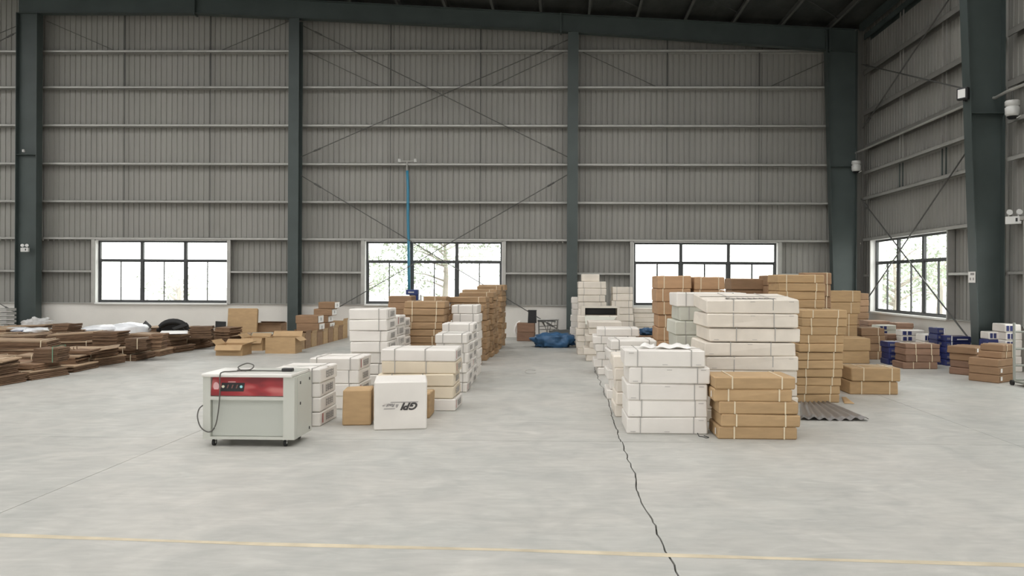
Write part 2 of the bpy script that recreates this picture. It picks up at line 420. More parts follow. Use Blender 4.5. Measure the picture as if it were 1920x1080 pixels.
for a, b in RW:
    for s, yy in ((-1, a), (1, b)):
        MB().box(8.73, 8.90, yy - .05 if s < 0 else yy, yy if s < 0 else yy + .05, RS - .02, RH).build('jamb_post', 'girt', wr)

wl = struct('wall_left'); MB().box(XL - .2, XL, YF, YW + .2, 0, 9.5).build('sheet_face', 'sheet', wl)
wf = struct('wall_front')
xs = [XL - .2] + [q for d in sorted(DOORS) for q in d[:2]] + [9.1]
for k in range(0, len(xs), 2): MB().box(xs[k], xs[k + 1], YF - .2, YF, 0, 5.3).build('wall_sheet', 'sheet', wf)
MB().box(XL - .2, 9.1, YF - .2, YF, DOORS[0][2], 10.8).build('wall_sheet', 'sheet', wf)

# ---- windows
def window(name, wdt, hgt, loc, rz, split=.315):
    """local x along width, y outwards, origin lower left"""
    root = struct(name); root.location = loc; root.rotation_euler = (0, 0, rz)
    f = .055; D0, D1 = .0, .07
    fr = MB().box(0, f, D0, D1, 0, hgt).box(wdt - f, wdt, D0, D1, 0, hgt).box(f, wdt - f, D0, D1, 0, f).box(f, wdt - f, D0, D1, hgt - f, hgt)
    zt = hgt * (1 - split)
    fr.box(f, wdt - f, D0, D1, zt - .03, zt + .03)
    c = wdt / 3
    for k in (1, 2): fr.box(c * k - .045, c * k + .045, D0 - .005, D1 - .001, f, hgt - f)
    fr.build('window_frame', 'frame', root)
    for k in range(3):
        a = (f if k == 0 else c * k + .045); b = (wdt - f if k == 2 else c * (k + 1) - .045)
        MB().box(a, b, .03, .036, zt + .03, hgt - f).build('pane', 'glass', root)
        m_ = (a + b) / 2
        for q, (p0, p1, yy) in enumerate(((a, m_ + .02, .015), (m_ - .02, b, .045))):
            s = MB(); w = .026
            s.box(p0, p0 + w, yy, yy + .02, f, zt - .03).box(p1 - w, p1, yy, yy + .02, f, zt - .03).box(p0 + w, p1 - w, yy, yy + .02, f, f + w).box(p0 + w, p1 - w, yy, yy + .02, zt - .03 - w, zt - .03)
            so = s.build('sash', 'frame', root)
            MB().box(p0 + w, p1 - w, yy + .007, yy + .013, f + w, zt - .03 - w).build('pane', 'glass', so)
    rv = MB().box(-.02, 0, -.14, .2, -.02, hgt).box(wdt, wdt + .02, -.14, .2, -.02, hgt).box(0, wdt, -.14, .2, hgt, hgt + .02)
    rv.build('reveal', 'reveal', root)
    MB().box(-.02, wdt + .02, -.16, .22, -.045, 0).build('window_sill', 'reveal', root)
    return root
for k, (a, b) in enumerate(WINS): window('window_%d' % (k + 1), b - a - .04, HEAD - SILL - .02, (a + .02, 22.62, SILL), 0)
for k, (a, b) in enumerate(RW): window('window_%d' % (k + 4), b - a - .04, RH - RS - .02, (8.88, b - .02, RS), -math.pi / 2)
for a, b in WINS: portal(((a + b) / 2, 22.9, (HEAD + SILL) / 2), (math.radians(-90), 0, 0), b - a, HEAD - SILL)
for a, b in RW: portal((9.15, (a + b) / 2, (RH + RS) / 2), (0, math.radians(90), 0), RH - RS, b - a)

# ---- roof
ceil = struct('ceiling')
def deck(x0, x1, y0, y1):
    MB().prism([(x0, roof_z(x0)), (x1, roof_z(x1)), (x1, roof_z(x1) + .05), (x0, roof_z(x0) + .05)], 'y', y0, y1).build('roof_deck', 'roof', ceil)
ys = [YF - .3] + [q for s in sorted(SKY) for q in s] + [YW + .4]
for (x0, x1), (s0, s1) in zip(((RIDGE, 9.3), (XL - .3, RIDGE)), SKYX):
    for k in range(0, len(ys), 2): deck(x0, x1, ys[k], ys[k + 1])
    for a, b in SKY: deck(x0, s0, a, b); deck(s1, x1, a, b)

def nth(k): return ['first', 'second', 'third', 'fourth', 'fifth', 'sixth', 'seventh', 'eighth', 'ninth', 'tenth', 'eleventh', 'twelfth', 'thirteenth', 'fourteenth', 'fifteenth', 'sixteenth', 'seventeenth', 'eighteenth'][k]
for k in range(12):
    xp = 7.75 - 1.4 * k; z1 = roof_z(xp) - .006
    mb = MB().box(xp - .006, xp + .006, 8, YW - .02, z1 - .19, z1).box(xp, xp + .07, 8, YW - .02, z1 - .01, z1).box(xp - .07, xp, 8, YW - .02, z1 - .196, z1 - .186)
    tag(mb.build('roof_purlin', 'purlin'), 'dark steel roof purlin, %s from the right wall' % nth(k), 'purlin', 'roof purlins')
    if k % 2 == 0 and k < 10:
        MB().tube([(xp, 21.6, z1 - .1), (xp - 1.4, 20.2, z1 - .03)], .012, 6).build('purlin_stay', 'rod', ceil)

# ---- steel frame
def rafter(Yc, label):
    root = thing('steel_rafter', label, 'rafter', group='roof rafters')
    top = lambda x: roof_z(x) - .215
    low = [(-16.2, 9.55), (-10.83, 9.53), (-9.24, 9.45), (-1.53, 9.08), (.5, 8.95), (3.92, 8.72), (8.45, 8.38)]
    tp = [(x, top(x)) for x, _ in low]
    MB().prism(low + tp[::-1], 'y', Yc - .008, Yc + .008).build('web', 'steel', root)
    for pts, dz, nm in ((low, -.014, 'bottom_flange'), (tp, .014, 'top_flange')):
        mb = MB()
        for (xa, za), (xb, zb) in zip(pts, pts[1:]):
            mb.prism([(xa, za), (xb, zb), (xb, zb + dz), (xa, za + dz)], 'y', Yc - .11, Yc + .11)
        mb.build(nm, 'steel', root)
    for xs_ in (-10.9, -.1, 7.7):
        z0 = [a[1] + (b[1] - a[1]) * (xs_ - a[0]) / (b[0] - a[0]) for a, b in zip(low, low[1:]) if a[0] <= xs_ <= b[0]][0]
        MB().box(xs_ - .02, xs_ + .02, Yc - .115, Yc + .115, z0 - .06, top(xs_) + .03).build('splice_plate', 'steel', root)
    return root
rafter(22.2, 'dark steel rafter sloping down along the top of the far end wall')
rafter(15.25, 'dark steel rafter over the standing column of the right wall')
def gable_col(xc, ztop, label):
    root = thing('steel_column', label, 'column', (xc, 22.26, 0), group='end wall columns')
    MB().box(-.155, .155, -.16, -.146, 0, ztop).build('flange', 'steel', root)
    MB().box(-.155, .155, .146, .16, 0, ztop).build('flange', 'steel', root)
    MB().box(-.006, .006, -.146, .146, 0, ztop).build('web', 'steel', root)
    MB().box(-.2, .2, -.2, .2, 0, .025).build('base_plate', 'steel', root)
    MB().box(-.012, .012, -.14, .14, ztop, ztop + .05).build('cap', 'steel', root)
gable_col(-7.935, 9.36, 'slim dark steel column between the left and middle windows')
gable_col(.265, 8.95, 'slim dark steel column between the middle and right windows')
def main_col(pin_b, pin_t, xout, ztop, yc, fw, label, x_off=0):
    root = thing('steel_column', label, 'column', (x_off, yc, 0), group='tapered portal columns')
    t = .016
    MB().prism([(pin_b, 0), (xout, 0), (xout, ztop), (pin_t, ztop)], 'y', -.006, .006).build('web', 'steel', root)
    MB().prism([(pin_b - t, 0), (pin_b, 0), (pin_t, ztop), (pin_t - t, ztop)], 'y', -fw / 2, fw / 2).build('flange', 'steel', root)
    MB().box(xout, xout + t, -fw / 2, fw / 2, 0, ztop).build('flange', 'steel', root)
    MB().box(pin_b - .05, xout + .05, -fw / 2 - .04, fw / 2 + .04, 0, .03).build('base_plate', 'steel', root)
    for z in (ztop * .56,): 
        MB().box(pin_b + (pin_t - pin_b) * .56 + .002, xout, -fw / 2 + .01, -.007, z, z + .012).build('stiffener', 'steel', root)
    return root
main_col(7.90, 7.60, 8.48, 9.0, 22.2, .26, 'dark steel corner column where the two walls meet')
main_col(8.25, 7.90, 8.70, 9.0, 15.25, .28, 'tapered dark steel column standing against the right wall')
main_col(-16.18, -16.18, -15.58, 9.54, 22.2, .26, 'wide dark steel column left of the left window')

def rod(p, q, label, r=.013, grp='bracing rods'):
    root = thing('brace_rod', label, 'bracing rod', group=grp)
    p, q = Vector(p), Vector(q); d = (q - p)
    MB().tube([p, q], r, 8).build('rod', 'rod', root)
    for e, s in ((p, 1), (q, -1)):
        MB().tube([e + d * (s * .05), e + d * (s * .075)], r * 2.0, 8).build('turnbuckle', 'rod', root)
Yb = 22.38
rod((-7.80, Yb, 9.25), (.12, Yb, 5.35), 'thin rod slanting down right above the middle window, upper cross')
rod((-7.80, Yb - .04, 5.33), (.12, Yb - .04, 8.80), 'thin rod rising right above the middle window, upper cross')
rod((-7.80, Yb, 4.78), (.12, Yb, .10), 'thin rod slanting down right across the middle window, lower cross')
rod((-7.80, Yb - .04, .20), (.12, Yb - .04, 4.82), 'thin rod rising right across the middle window, lower cross')
rod((-16.1, Yb, 9.2), (-24, Yb, 5.2), 'thin rod slanting down left from the top of the wide column')
rod((-16.1, Yb, .5), (-24, Yb, 4.8), 'thin rod meeting the foot of the wide left column')
Xb = 8.66; RR = .018
rod((Xb, 22.1, 6.15), (Xb, 15.5, 8.75), 'long rod rising toward the camera across the upper right wall', RR)
rod((Xb - .04, 22.1, 8.0), (Xb - .04, 15.5, 5.50), 'rod falling toward the floodlight on the upper right wall', RR)
rod((Xb, 22.1, .97), (Xb, 15.5, 5.1), 'long rod rising across the right wall window', RR)
rod((Xb - .04, 22.1, 4.10), (Xb - .04, 15.5, .05), 'rod falling across the right wall window to the column foot', RR)

# wall services
o = MB().tube([(8.50, 22.3, 5.45), (8.52, 15.6, 5.45), (8.56, 15.2, 5.36), (8.50, 14.7, 5.36), (8.50, 8.5, 5.30)], .03, 8).build('conduit_pipe', 'girt')
tag(o, 'grey conduit pipe running level along the right wall', 'pipe')
def drum(loc, label):
    root = thing('drum_lamp', label, 'lamp', loc, group='white drum lamps')
    def lathe(pr, m, nm, n=16):
        mb = MB(); vs = [(r * math.cos(2 * math.pi * k / n), r * math.sin(2 * math.pi * k / n), z) for r, z in pr for k in range(n)]
        fs = [(i * n + k, i * n + (k + 1) % n, (i + 1) * n + (k + 1) % n, (i + 1) * n + k) for i in range(len(pr) - 1) for k in range(n)]
        return mb.add(vs, fs).build(nm, m, root, True)
    lathe([(.02, .15), (.12, .15), (.13, .13), (.13, .06), (.105, .05), (.105, .03)], 'fixture', 'cap')
    lathe([(.105, .035), (.13, .02), (.125, -.1), (.10, -.15), (.02, -.15)], 'fixture', 'body')
    lathe([(.10, -.15), (.06, -.2), (.01, -.2)], 'black', 'skirt')
    MB().tube([(.05, -.05, -.19), (.11, -.10, -.15)], .012, 6).build('clip', 'fixture', root)
    MB().tube([(0, 0, .14), (0, 0, .40)], .015, 6).build('hanger', 'rod', root)
drum((8.42, 21.95, 5.03), 'white drum lamp hanging at the far corner column')
drum((8.62, 14.72, 5.04), 'white drum lamp hanging right of the tapered column')
fl = thing('floodlight', 'small black floodlight with pale face on the tapered column', 'floodlight', (7.93, 15.2, 5.44), math.radians(-58))
MB().chamfer(-.11, .11, -.05, .05, -.12, .12, .015).build('housing', 'black', fl)
MB().box(-.075, .075, -.056, -.05, -.085, .085).build('lens', 'lampface', fl)
MB().box(-.02, .02, .03, .14, -.14, -.12).build('bracket', 'black', fl)
def emergency(loc, rz, s, label):
    root = thing('emergency_light', label, 'emergency light', loc, rz, 'twin head emergency lights')
    MB().chamfer(-.12 * s, .12 * s, -.04, .04, -.07 * s, .06 * s, .01).build('battery_case', 'fixture', root)
    MB().box(.03 * s, .06 * s, -.043, -.04, -.03 * s, .03 * s).build('indicator', 'black', root)
    for x in (-.07, .07):
        MB().tube([(x * s, 0, .06 * s), (x * s, 0, .10 * s)], .012, 6).build('neck', 'fixture', root)
        MB().tube([(x * s - .01, .02, .11 * s), (x * s + .02, -.05, .13 * s)], [.03 * s, .05 * s], 10).build('lamp_head', 'fixture', root)
p = onY(46, 468, 22.0); emergency((p.x, 22.02, p.z), 0, .95, 'white twin emergency light on the wide left column')
MB().tube([(p.x, 22.02, p.z + .1), (p.x, 22.02, 6.2)], .008, 6).build('cable', 'rod', bpy.data.objects['emergency_light'])
emergency((8.66, 14.73, 2.90), math.radians(-35), 1.15, 'white twin emergency light on the wall right of the tapered column')
p = onY(45, 283, 22.05); o = MB().chamfer(p.x - .03, p.x + .03, 22.0, 22.06, p.z - .04, p.z + .04, .008).build('junction_box', 'fixture'); tag(o, 'tiny white box high on the wide left column', 'junction box')
nt_ = thing('paper_notice', 'small white notice stuck on the tapered column', 'notice', (8.150, 15.25, 1.80))
MB().box(-.004, 0, -.13, .13, -.11, .11).build('sheet', 'paper', nt_)
MB().box(-.006, -.004, -.09, .05, .04, .085).build('heading', 'ink_grey', nt_)
for a, b in ((-.08, -.04), (.03, .07)): MB().box(-.006, -.004, a, b, -.06, -.01).build('mark', 'ink_grey', nt_)

# blue air hose and its fittings on the middle window
ho = thing('air_hose', 'blue hose hanging from a girt down past the middle window', 'hose')
def hp(u, v, Y=22.41): return onY(u, v, Y)
MB().tube([hp(763.5, 320), hp(765, 350), hp(764.8, 400), hp(766, 450), hp(766.5, 500), hp(767, 546)], .042, 10).build('tube', 'blue', ho, True)
MB().tube([hp(763, 312), hp(763.5, 321)], .03, 8).build('coupling', 'wire', ho)
vb = thing('pipe_valve', 'small pipe with valves on the girt above the blue hose', 'valve')
MB().tube([hp(748, 303), hp(780, 302)], .02, 8).build('pipe', 'girt', vb)
for u in (749, 779): MB().tube([hp(u, 304), hp(u, 298)], .045, 8).build('valve_knob', 'fixture', vb)
MB().tube([hp(763, 303), hp(763, 314)], .02, 8).build('outlet', 'girt', vb)

# ---- trees outside
def tree(x, y, h, r, label, n):
    root = thing('tree', label, 'tree', (x, y, -.12), group='trees beyond the windows')
    tk = MB().tube([(0, 0, 0), (.1, 0, h * .4), (0, .1, h * .75)], [.16, .11, .05], 8); tk.build('trunk', 'bark', root)
    br = MB()
    lf = MB()
    for k in range(14):
        a = rnd.uniform(0, 6.28); z0 = h * rnd.uniform(.25, .7); L = r * rnd.uniform(.6, 1.0); e = Vector((math.cos(a) * L, math.sin(a) * L, z0 + rnd.uniform(.2, .9)))
        br.tube([(0, 0, z0), e * .5 + Vector((0, 0, z0 * .5 + .1)), e], [.05, .03, .012], 5)
        for q in range(n):
            c = e + Vector((rnd.gauss(0, .45), rnd.gauss(0, .45), rnd.gauss(0, .40)))
            d1 = Vector((rnd.uniform(-1, 1), rnd.uniform(-1, 1), rnd.uniform(-1, 1))).normalized() * rnd.uniform(.06, .14)
            d2 = Vector((rnd.uniform(-1, 1), rnd.uniform(-1, 1), rnd.uniform(-1, 1))).normalized() * .05
            lf.add([c - d1, c + d2, c + d1, c - d2], [(0, 1, 2, 3)])
    br.build('branch', 'bark', root); lo_ = lf.build('foliage', 'leaf', root); lo_['kind'] = 'stuff'
tree(-5.2, 33, 5.0, 2.0, 'pale leafy tree outside the middle window, behind its centre panes', 130)
tree(-10.0, 37, 3.6, 1.8, 'low pale tree outside the middle window, behind its left panes', 100)
tree(-1.6, 38, 4.4, 1.6, 'pale leafy tree outside the middle window, behind its right panes', 110)
tree(-19.5, 38, 2.2, 1.6, 'low shrubby tree outside the left window', 40)
tree(12.6, 29, 3.4, 1.7, 'pale tree outside the right wall window', 110)
tree(17.2, 35, 3.6, 1.8, 'second pale tree farther out beyond the right wall window', 110)

# ================================================================== CARTONS
def ring(x, w, d, h, bw=.014, t=.0025):
    """strap round a carton across local x = x"""
    a, b = x - bw / 2, x + bw / 2
    return (MB().box(a, b, -d / 2 - t, -d / 2, .004, h + t).box(a, b, d / 2, d / 2 + t, .004, h + t)
            .box(a, b, -d / 2 - t, d / 2 + t, h, h + t))
def glyphs(mb, face, w, d, h, u0, u1, v0, v1, n, t=.0015, rows=3):
    """a printed word as small strokes; face 'f' front (local -y), 'r' right end (local +x), 'l' left end"""
    cw = (u1 - u0) / n
    for k in range(n):
        a = u0 + k * cw + cw * .08; b = a + cw * .8
        bars = [(a, a + cw * .16, v0, v1), (b - cw * .2, b, v0 + (v1 - v0) * rnd.choice((0, .2)), v1)]
        for q in range(rows):
            z = v0 + (v1 - v0) * (q + rnd.uniform(0, .35)) / rows; bars.append((a, b, z, z + (v1 - v0) * .13))
        for p0, p1, z0, z1 in bars:
            if face == 'f': mb.box(p0, p1, -d / 2 - t, -d / 2, z0, z1)
            elif face == 'r': mb.box(w / 2, w / 2 + t, p0, p1, z0, z1)
            else: mb.box(-w / 2 - t, -w / 2, p0, p1, z0, z1)
    return mb
CN = {'kraft': 'brown', 'kraft_mid': 'brown', 'kraft_orange': 'brown', 'kraft_dark': 'brown', 'kraft_red': 'brown', 'white': 'white', 'dirty': 'white', 'cream': 'cream', 'grey': 'greyish white', 'navy': 'navy blue'}
def carton(label, style, w, d, h, loc, rz=0.0, straps=(), group=None, jit=.004, tape=False, marks=None, name='carton', slots=False, sticker=None, tilt=0):
    root = thing(name, label, 'carton', loc, rz, group)
    if tilt: root.rotation_euler = (tilt, 0, rz)
    wh = style in ('white', 'dirty', 'cream', 'grey')
    MB().chamfer(-w / 2, w / 2, -d / 2, d / 2, 0, h - .003, min(.013, h * .1), jit).build('body', style, root)
    for s in straps:
        ring(w * s + rnd.uniform(-.012, .012), w + .006, d + .008, h, .011 if wh else .015).build('strap', 'strap_w' if wh else 'strap_k', root)
    if tape: MB().box(-w / 2 - .001, w / 2 + .001, -.03, .03, h - .003, h + .0005).build('tape', 'tape_w' if wh else 'tape', root)
    if slots:
        for fx in (-.42, 0, .42):
            z = rnd.choice((.14, .82)) * h
            MB().box(fx * w - .028, fx * w + .028, -d / 2 - .005, -d / 2 + .001, z, z + .004).build('handle_slot', 'ink_grey', root)
    if marks == 'side':
        m1 = MB(); glyphs(m1, 'r', w + .008, d, h, -d * .18, d * .28, h * .25, h * .75, rnd.choice((3, 4)))
        m1.build('print', 'ink_pale', root)
        if rnd.random() < .6: MB().box(w / 2 + .004, w / 2 + .0055, -d * .38, -d * .34, h * .2, h * .85).build('print', rnd.choice(('ink_red', 'ink_grey')), root)
    if marks == 'label':
        MB().box(w / 2 + .004, w / 2 + .006, -d * .42, d * .42, h * .08, h * .92).build('end_label', 'paper', root)
        MB().box(w / 2 + .006, w / 2 + .0072, -d * .09, d * .09, h * .3, h * .7).build('print', 'strap_w', root)
    if marks == 'navy':
        for a in (-.42, -.2): MB().box(a * w, (a + .16) * w, -d / 2 - .006, -d / 2 - .003, h * .15, h * .8).build('print', 'navy', root)
    if marks == 'whitebar':
        for a, b in ((-.30, .30),): MB().box(a * w, b * w, -d / 2 - .006, -d / 2 - .003, h * .35, h * .55).build('print', 'paper', root)
    if marks == 'whiteend':
        MB().box(w * .28, w * .42, -d / 2 - .006, -d / 2 - .003, h * .05, h * .95).build('print', 'paper', root)
        g = MB(); glyphs(g, 'f', w, d + .01, h, -w * .35, w * .15, h * .3, h * .65, 3); g.build('print', 'ink_grey', root)
    if sticker:
        if len(sticker) > 1: MB().box(-w / 2 - .006, -w / 2 - .003, -d * .30, -d * .24, h * .25, h * .75).build('sticker', 'paper', root)
        else: MB().box(sticker[0] * w - .03, sticker[0] * w + .03, -d / 2 - .007, -d / 2 - .005, h * .3, h * .8).build('sticker', 'paper', root)
    return root

def place(k, n):
    if n == 1: return 'only'
    if k == 0: return 'bottom'
    if k == n - 1: return 'topmost'
    if n == 3: return 'middle'
    if k <= (n - 1) / 2: return '%s from bottom' % nth(k)
    return '%s from top' % nth(n - 1 - k)
def stack(desc, style, ul, ur, v=None, Y=None, n=1, vtop=None, d=.6, rz=0.0, offs=None, straps=(), hs=None, marks=None, tape_top=True,
          slots=False, z0=0.0, jx=.014, jr=.016, jit=.006, cat=None, stickers=False, h=None, zt=None):
    """desc completes the label: '<place> <colour> carton <desc>'"""
    if v is not None:
        a, b = gr(ul, v, z0), gr(ur, v, z0); Y = (a.y + b.y) / 2
    xa, xb = onY(ul, 527, Y).x, onY(ur, 527, Y).x
    w = xb - xa
    zt = zt or onY((ul + ur) / 2, vtop, Y).z
    if hs is None: hs = [(zt - z0) / n] * n
    else:
        k_ = (zt - z0) / sum(hs); hs = [q * k_ for q in hs]
    n = len(hs); z = z0; out = []
    cxm = (xa + xb) / 2; cym = Y + d / 2
    for k in range(n):
        st = style[k] if isinstance(style, (list, tuple)) else style
        ox = offs[k] if offs else rnd.uniform(-jx, jx)
        pl = place(k, n)
        lab = ('%s carton %s' % (CN[st], desc)) if n == 1 else '%s %s carton %s' % (pl, CN[st], desc)
        out.append(carton(lab, st, w * rnd.uniform(.985, 1.012), d * rnd.uniform(.98, 1.01), hs[k], (cxm + ox, cym + rnd.uniform(-.008, .008), z), rz + rnd.uniform(-jr, jr), straps, 'cartons ' + desc, jit,
                          tape=(tape_top and k == n - 1), marks=marks, slots=slots, sticker=(0, 1) if stickers and k in (0, 3) else None))
        z += hs[k]
    return out, (cxm, cym, z, w)

S2 = (-.34, .34); S3 = (-.30, .32)
# ---------------- right of the aisle
stack('in the white stack beside the floor crack', 'white', 1176, 1327, v=814, n=5, vtop=657, d=.66, offs=[0, .006, .004, .024, -.024], straps=S2, slots=True, jit=.006)
stack('in the low brown front stack with pale straps', 'kraft', 1348, 1497, v=824, n=5, vtop=707, d=.52, offs=[0, .03, .012, -.047, -.03], straps=S3, jit=.006, tape_top=False, stickers=True, jr=.02)
big, top3 = stack('in the tall soiled white stack behind the strapped brown boxes', 'dirty', 1325, 1497, Y=9.12, vtop=561, d=.88, hs=[.155] * 4 + [.171] * 5,
      offs=[0, .01, -.01, 0, .012, -.03, .03, 0, 0], straps=(-.21, .22), slots=True, jit=.010, jr=.012)
# dark lettering on the lid of the tall white stack, upside down to the camera
def lettering(text, parent, m, size, loc, rot, name='lettering', shear=0.0, bold=0.0):
    cu = bpy.data.curves.new(name, 'FONT'); cu.body = text; cu.size = size; cu.align_x = 'CENTER'; cu.align_y = 'CENTER'; cu.shear = shear; cu.offset = bold
    cu.extrude = .0008
    t = bpy.data.objects.new(name, cu); COL.objects.link(t)
    dg = bpy.context.evaluated_depsgraph_get(); me = bpy.data.meshes.new_from_object(t.evaluated_get(dg))
    bpy.data.objects.remove(t); me.materials.clear(); me.materials.append(M[m])
    o = link(name, me, parent); o.location = loc; o.rotation_euler = rot; return o
tb = big[-1]; tb.rotation_euler.x = .07; tb.location.z += .028
hb = (top3[2]) / 9
mb = MB(); th = .171 / (.155 * 4 + .171 * 5) * top3[2]
for k in range(9):
    xx = -.30 + k * .068
    mb.box(xx, xx + .058, -.37, -.345, th, th + .0015); mb.box(xx + rnd.uniform(0, .03), xx + .05, -.32, -.295, th, th + .0015); mb.box(xx, xx + .022, -.37, -.26, th, th + .0015)
mb.build('lettering', 'ink', tb)
stack('in the white stack left behind the tall soiled one', ['dirty', 'grey', 'grey', 'grey', 'grey', 'grey', 'grey', 'white'], 1268, 1400, Y=10.3, n=8, vtop=549, d=.8,
      offs=[0, .01, 0, .01, 0, -.01, .05, .01], straps=(-.36, .3), jr=.02)
stack('in the left of two tall orange-brown stacks', 'kraft_orange', 1234, 1298, Y=13.0, n=8, vtop=517, d=.8, straps=(-.3, .25), jx=.02, jr=.03)
stack('in the right of two tall orange-brown stacks', 'kraft_orange', 1301, 1359, Y=13.05, n=8, vtop=519, d=.8, straps=(-.3, .3), jx=.015)
stack('in the darker stack under the right end window', 'kraft_dark', 1371, 1436, Y=14.6, n=8, vtop=522, d=.6, jx=.02)
stack('in the dark stack between two lighter brown ones', 'kraft_dark', 1439, 1490, Y=14.3, n=9, vtop=516, d=.6)
stack('in the tallest strapped brown stack behind the soiled white one', 'kraft', 1461, 1548, Y=11.65, n=14, vtop=515, d=.6, straps=(-.33, .3), jx=.018, jr=.03)
stack('in the leaning brown column right of the soiled white stack', 'kraft', 1495, 1580, v=755, n=11, vtop=581, d=.6, straps=(-.28, .3),
      offs=[-.03, -.03, -.01, .0, .01, .015, .02, .03, .05, .06, .07], jr=.03)
stack('in the turned stack behind the tallest strapped brown one', 'kraft_dark', 1512, 1562, Y=13.1, n=9, vtop=511, d=.5, rz=-.12, straps=(.35,))
stack('in the broad brown stack before the corner column', 'kraft', 1546, 1614, Y=16.6, n=6, vtop=545, d=.6, straps=(.25,), offs=[-.09, -.09, -.07, -.06, 0, .01])
stack('in the pair of plain tall boxes right of the leaning column', 'kraft', 1565, 1633, v=682, n=2, vtop=634, d=.62, jx=.02)
stack('in the low pair standing alone right of the grey sheet', 'kraft', 1597, 1688, v=740, n=2, vtop=690, d=.56, straps=(-.25, .33), offs=[-.012, .008], jr=.03)
# white stacks along the aisle
stack('in the stack hidden behind the floor crack stack', 'dirty', 1153, 1288, Y=9.40, n=5, vtop=668, d=.6, jx=.03)
stack('in the second white stack from the floor crack', 'white', 1143, 1230, Y=10.8, n=6, vtop=638, d=.62, straps=S2, offs=[-.03, .02, -.03, .02, -.02, .01], jr=.05)
stack('in the third white stack from the floor crack', 'white', 1119, 1200, Y=13.6, n=6, vtop=616, d=.66, straps=(-.3, .33), offs=[.02, -.05, .02, -.03, -.06, .01], jr=.05)
stack('in the fourth white stack from the floor crack', 'dirty', 1103, 1167, Y=15.9, n=6, vtop=603, d=.66, offs=[-.03, -.08, .02, -.06, .02, 0], jr=.05)
stack('in the far white stack under the open box', 'dirty', 1083, 1160, Y=17.3, n=6, vtop=592, d=.62, offs=[0, -.02, 0, -.03, .01, 0], jr=.03, straps=(-.3, .3))
stack('in the tallest far white stack by the slim column', 'dirty', 1083, 1135, Y=18.7, n=10, vtop=528, d=.7, straps=(-.3, .3), jx=.03)
stack('lying on the tallest far white stack', 'dirty', 1090, 1123, Y=18.85, n=1, vtop=514, d=.4, z0=onY(1110, 528, 18.7).z)
stack('in the far stack below the girt end', 'dirty', 1148, 1187, Y=18.9, n=9, vtop=538, d=.6, straps=(-.3, .3), jx=.02)
stack('in the white stack farthest left by the slim column', 'white', 1071, 1098, Y=19.6, n=8, vtop=557, d=.5, jx=.03, jr=.06)
stack('in the white stack under the right end window', 'dirty', 1189, 1232, Y=19.8, n=8, vtop=578, d=.6, jx=.04)
_, tb_ = stack('in the brown stack under the blue cloth', 'kraft_dark', 1198, 1229, Y=14.1, n=5, vtop=629, d=.5)
# open ended white box with hanging flap
zo = onY(1120, 592, 17.3).z
oc = thing('open_carton', 'open white carton with dark opening on the far aisle stack', 'carton', (onY(1126, 527, 17.3).x, 17.62, zo))
w_ = onY(1162, 527, 17.3).x - onY(1090, 527, 17.3).x; hh = .205
MB().box(-w_ / 2, w_ / 2, -.3, .3, 0, .006).box(-w_ / 2, w_ / 2, -.3, .3, hh - .03, hh).box(-w_ / 2, -w_ / 2 + .09, -.3, .3, .006, hh - .03).box(w_ / 2 - .05, w_ / 2, -.3, .3, .006, hh - .03).box(-w_ / 2, w_ / 2, .29, .3, .006, hh - .03).build('shell', 'dirty', oc)
MB().box(-w_ / 2 + .09, w_ / 2 - .05, .27, .288, .006, hh - .03).build('inner_shade', 'black', oc)  # black sheet standing in for the shade inside the open box
MB().add([(-w_ / 2 + .08, -.3, .004), (w_ / 2 - .05, -.3, .004), (w_ / 2 - .2, -.48, -.17), (-w_ / 2 + .1, -.48, -.19), (-w_ / 2 + .08, -.3, -.004), (w_ / 2 - .05, -.3, -.004), (w_ / 2 - .2, -.48, -.178), (-w_ / 2 + .1, -.48, -.198)],
         [(0, 1, 2, 3), (4, 5, 6, 7), (0, 1, 5, 4), (1, 2, 6, 5), (2, 3, 7, 6), (3, 0, 4, 7)]).build('flap', 'grey', oc)

# ---------------- left of the aisle
stack('in the printed white stack behind the machine', 'white', 513, 602, v=800, n=4, vtop=691, d=.62, marks='side', straps=(.34,), offs=[0, -.005, -.008, .0], slots=False)
stack('in the printed white stack left of the lone brown box', 'white', 580, 673, Y=9.78, n=4, vtop=671, d=.62, marks='side', straps=(-.36, .32), offs=[0, .01, .0, .006])
stack('standing alone left of the box with the emblem', 'kraft', 638.5, 690, v=798, n=1, vtop=731, d=.34, jit=.008, tape_top=False, rz=.12, jr=.001)
lb5, t5 = stack('with an upside-down emblem at the front of the left row', 'white', 692, 790, v=806, n=1, vtop=715, d=.58, jit=.003, tape_top=False, rz=.195, jr=.001)
stack('peeping out right behind the emblem box', 'kraft', 772, 806, Y=9.2, n=1, vtop=737, d=.38)
lg = lb5[0]; hW, hD, hH = t5[3], .58, t5[2]
def el(text, size, x, z, m='ink', sh=.35, bold=.002, sx=1.0):
    o = lettering(text, lg, m, size, (x, -hD / 2 - .002, z), (math.radians(90), math.pi, 0), 'emblem', sh, bold); o.scale = (sx, 1, 1); return o
zc = hH * .49
el('GPI', .108, .112, zc, 'ink', .4, .005, 1.08)
el('Racing', .046, -.125, zc + .012, 'ink_grey', .4, .003, 1.05)
el('&', .05, -.035, zc + .005, 'ink_grey', .3, .001)
for x0, x1, dz in ((-.115, .20, .040), (-.19, -.055, -.032)):
    MB().add([(x0, -hD / 2 - .0035, zc + dz), (x1 - .012, -hD / 2 - .0035, zc + dz), (x1, -hD / 2 - .0035, zc + dz + .009), (x0 + .012, -hD / 2 - .0035, zc + dz + .009)], [(0, 1, 2, 3)]).build('emblem_line', 'ink_grey', lg)
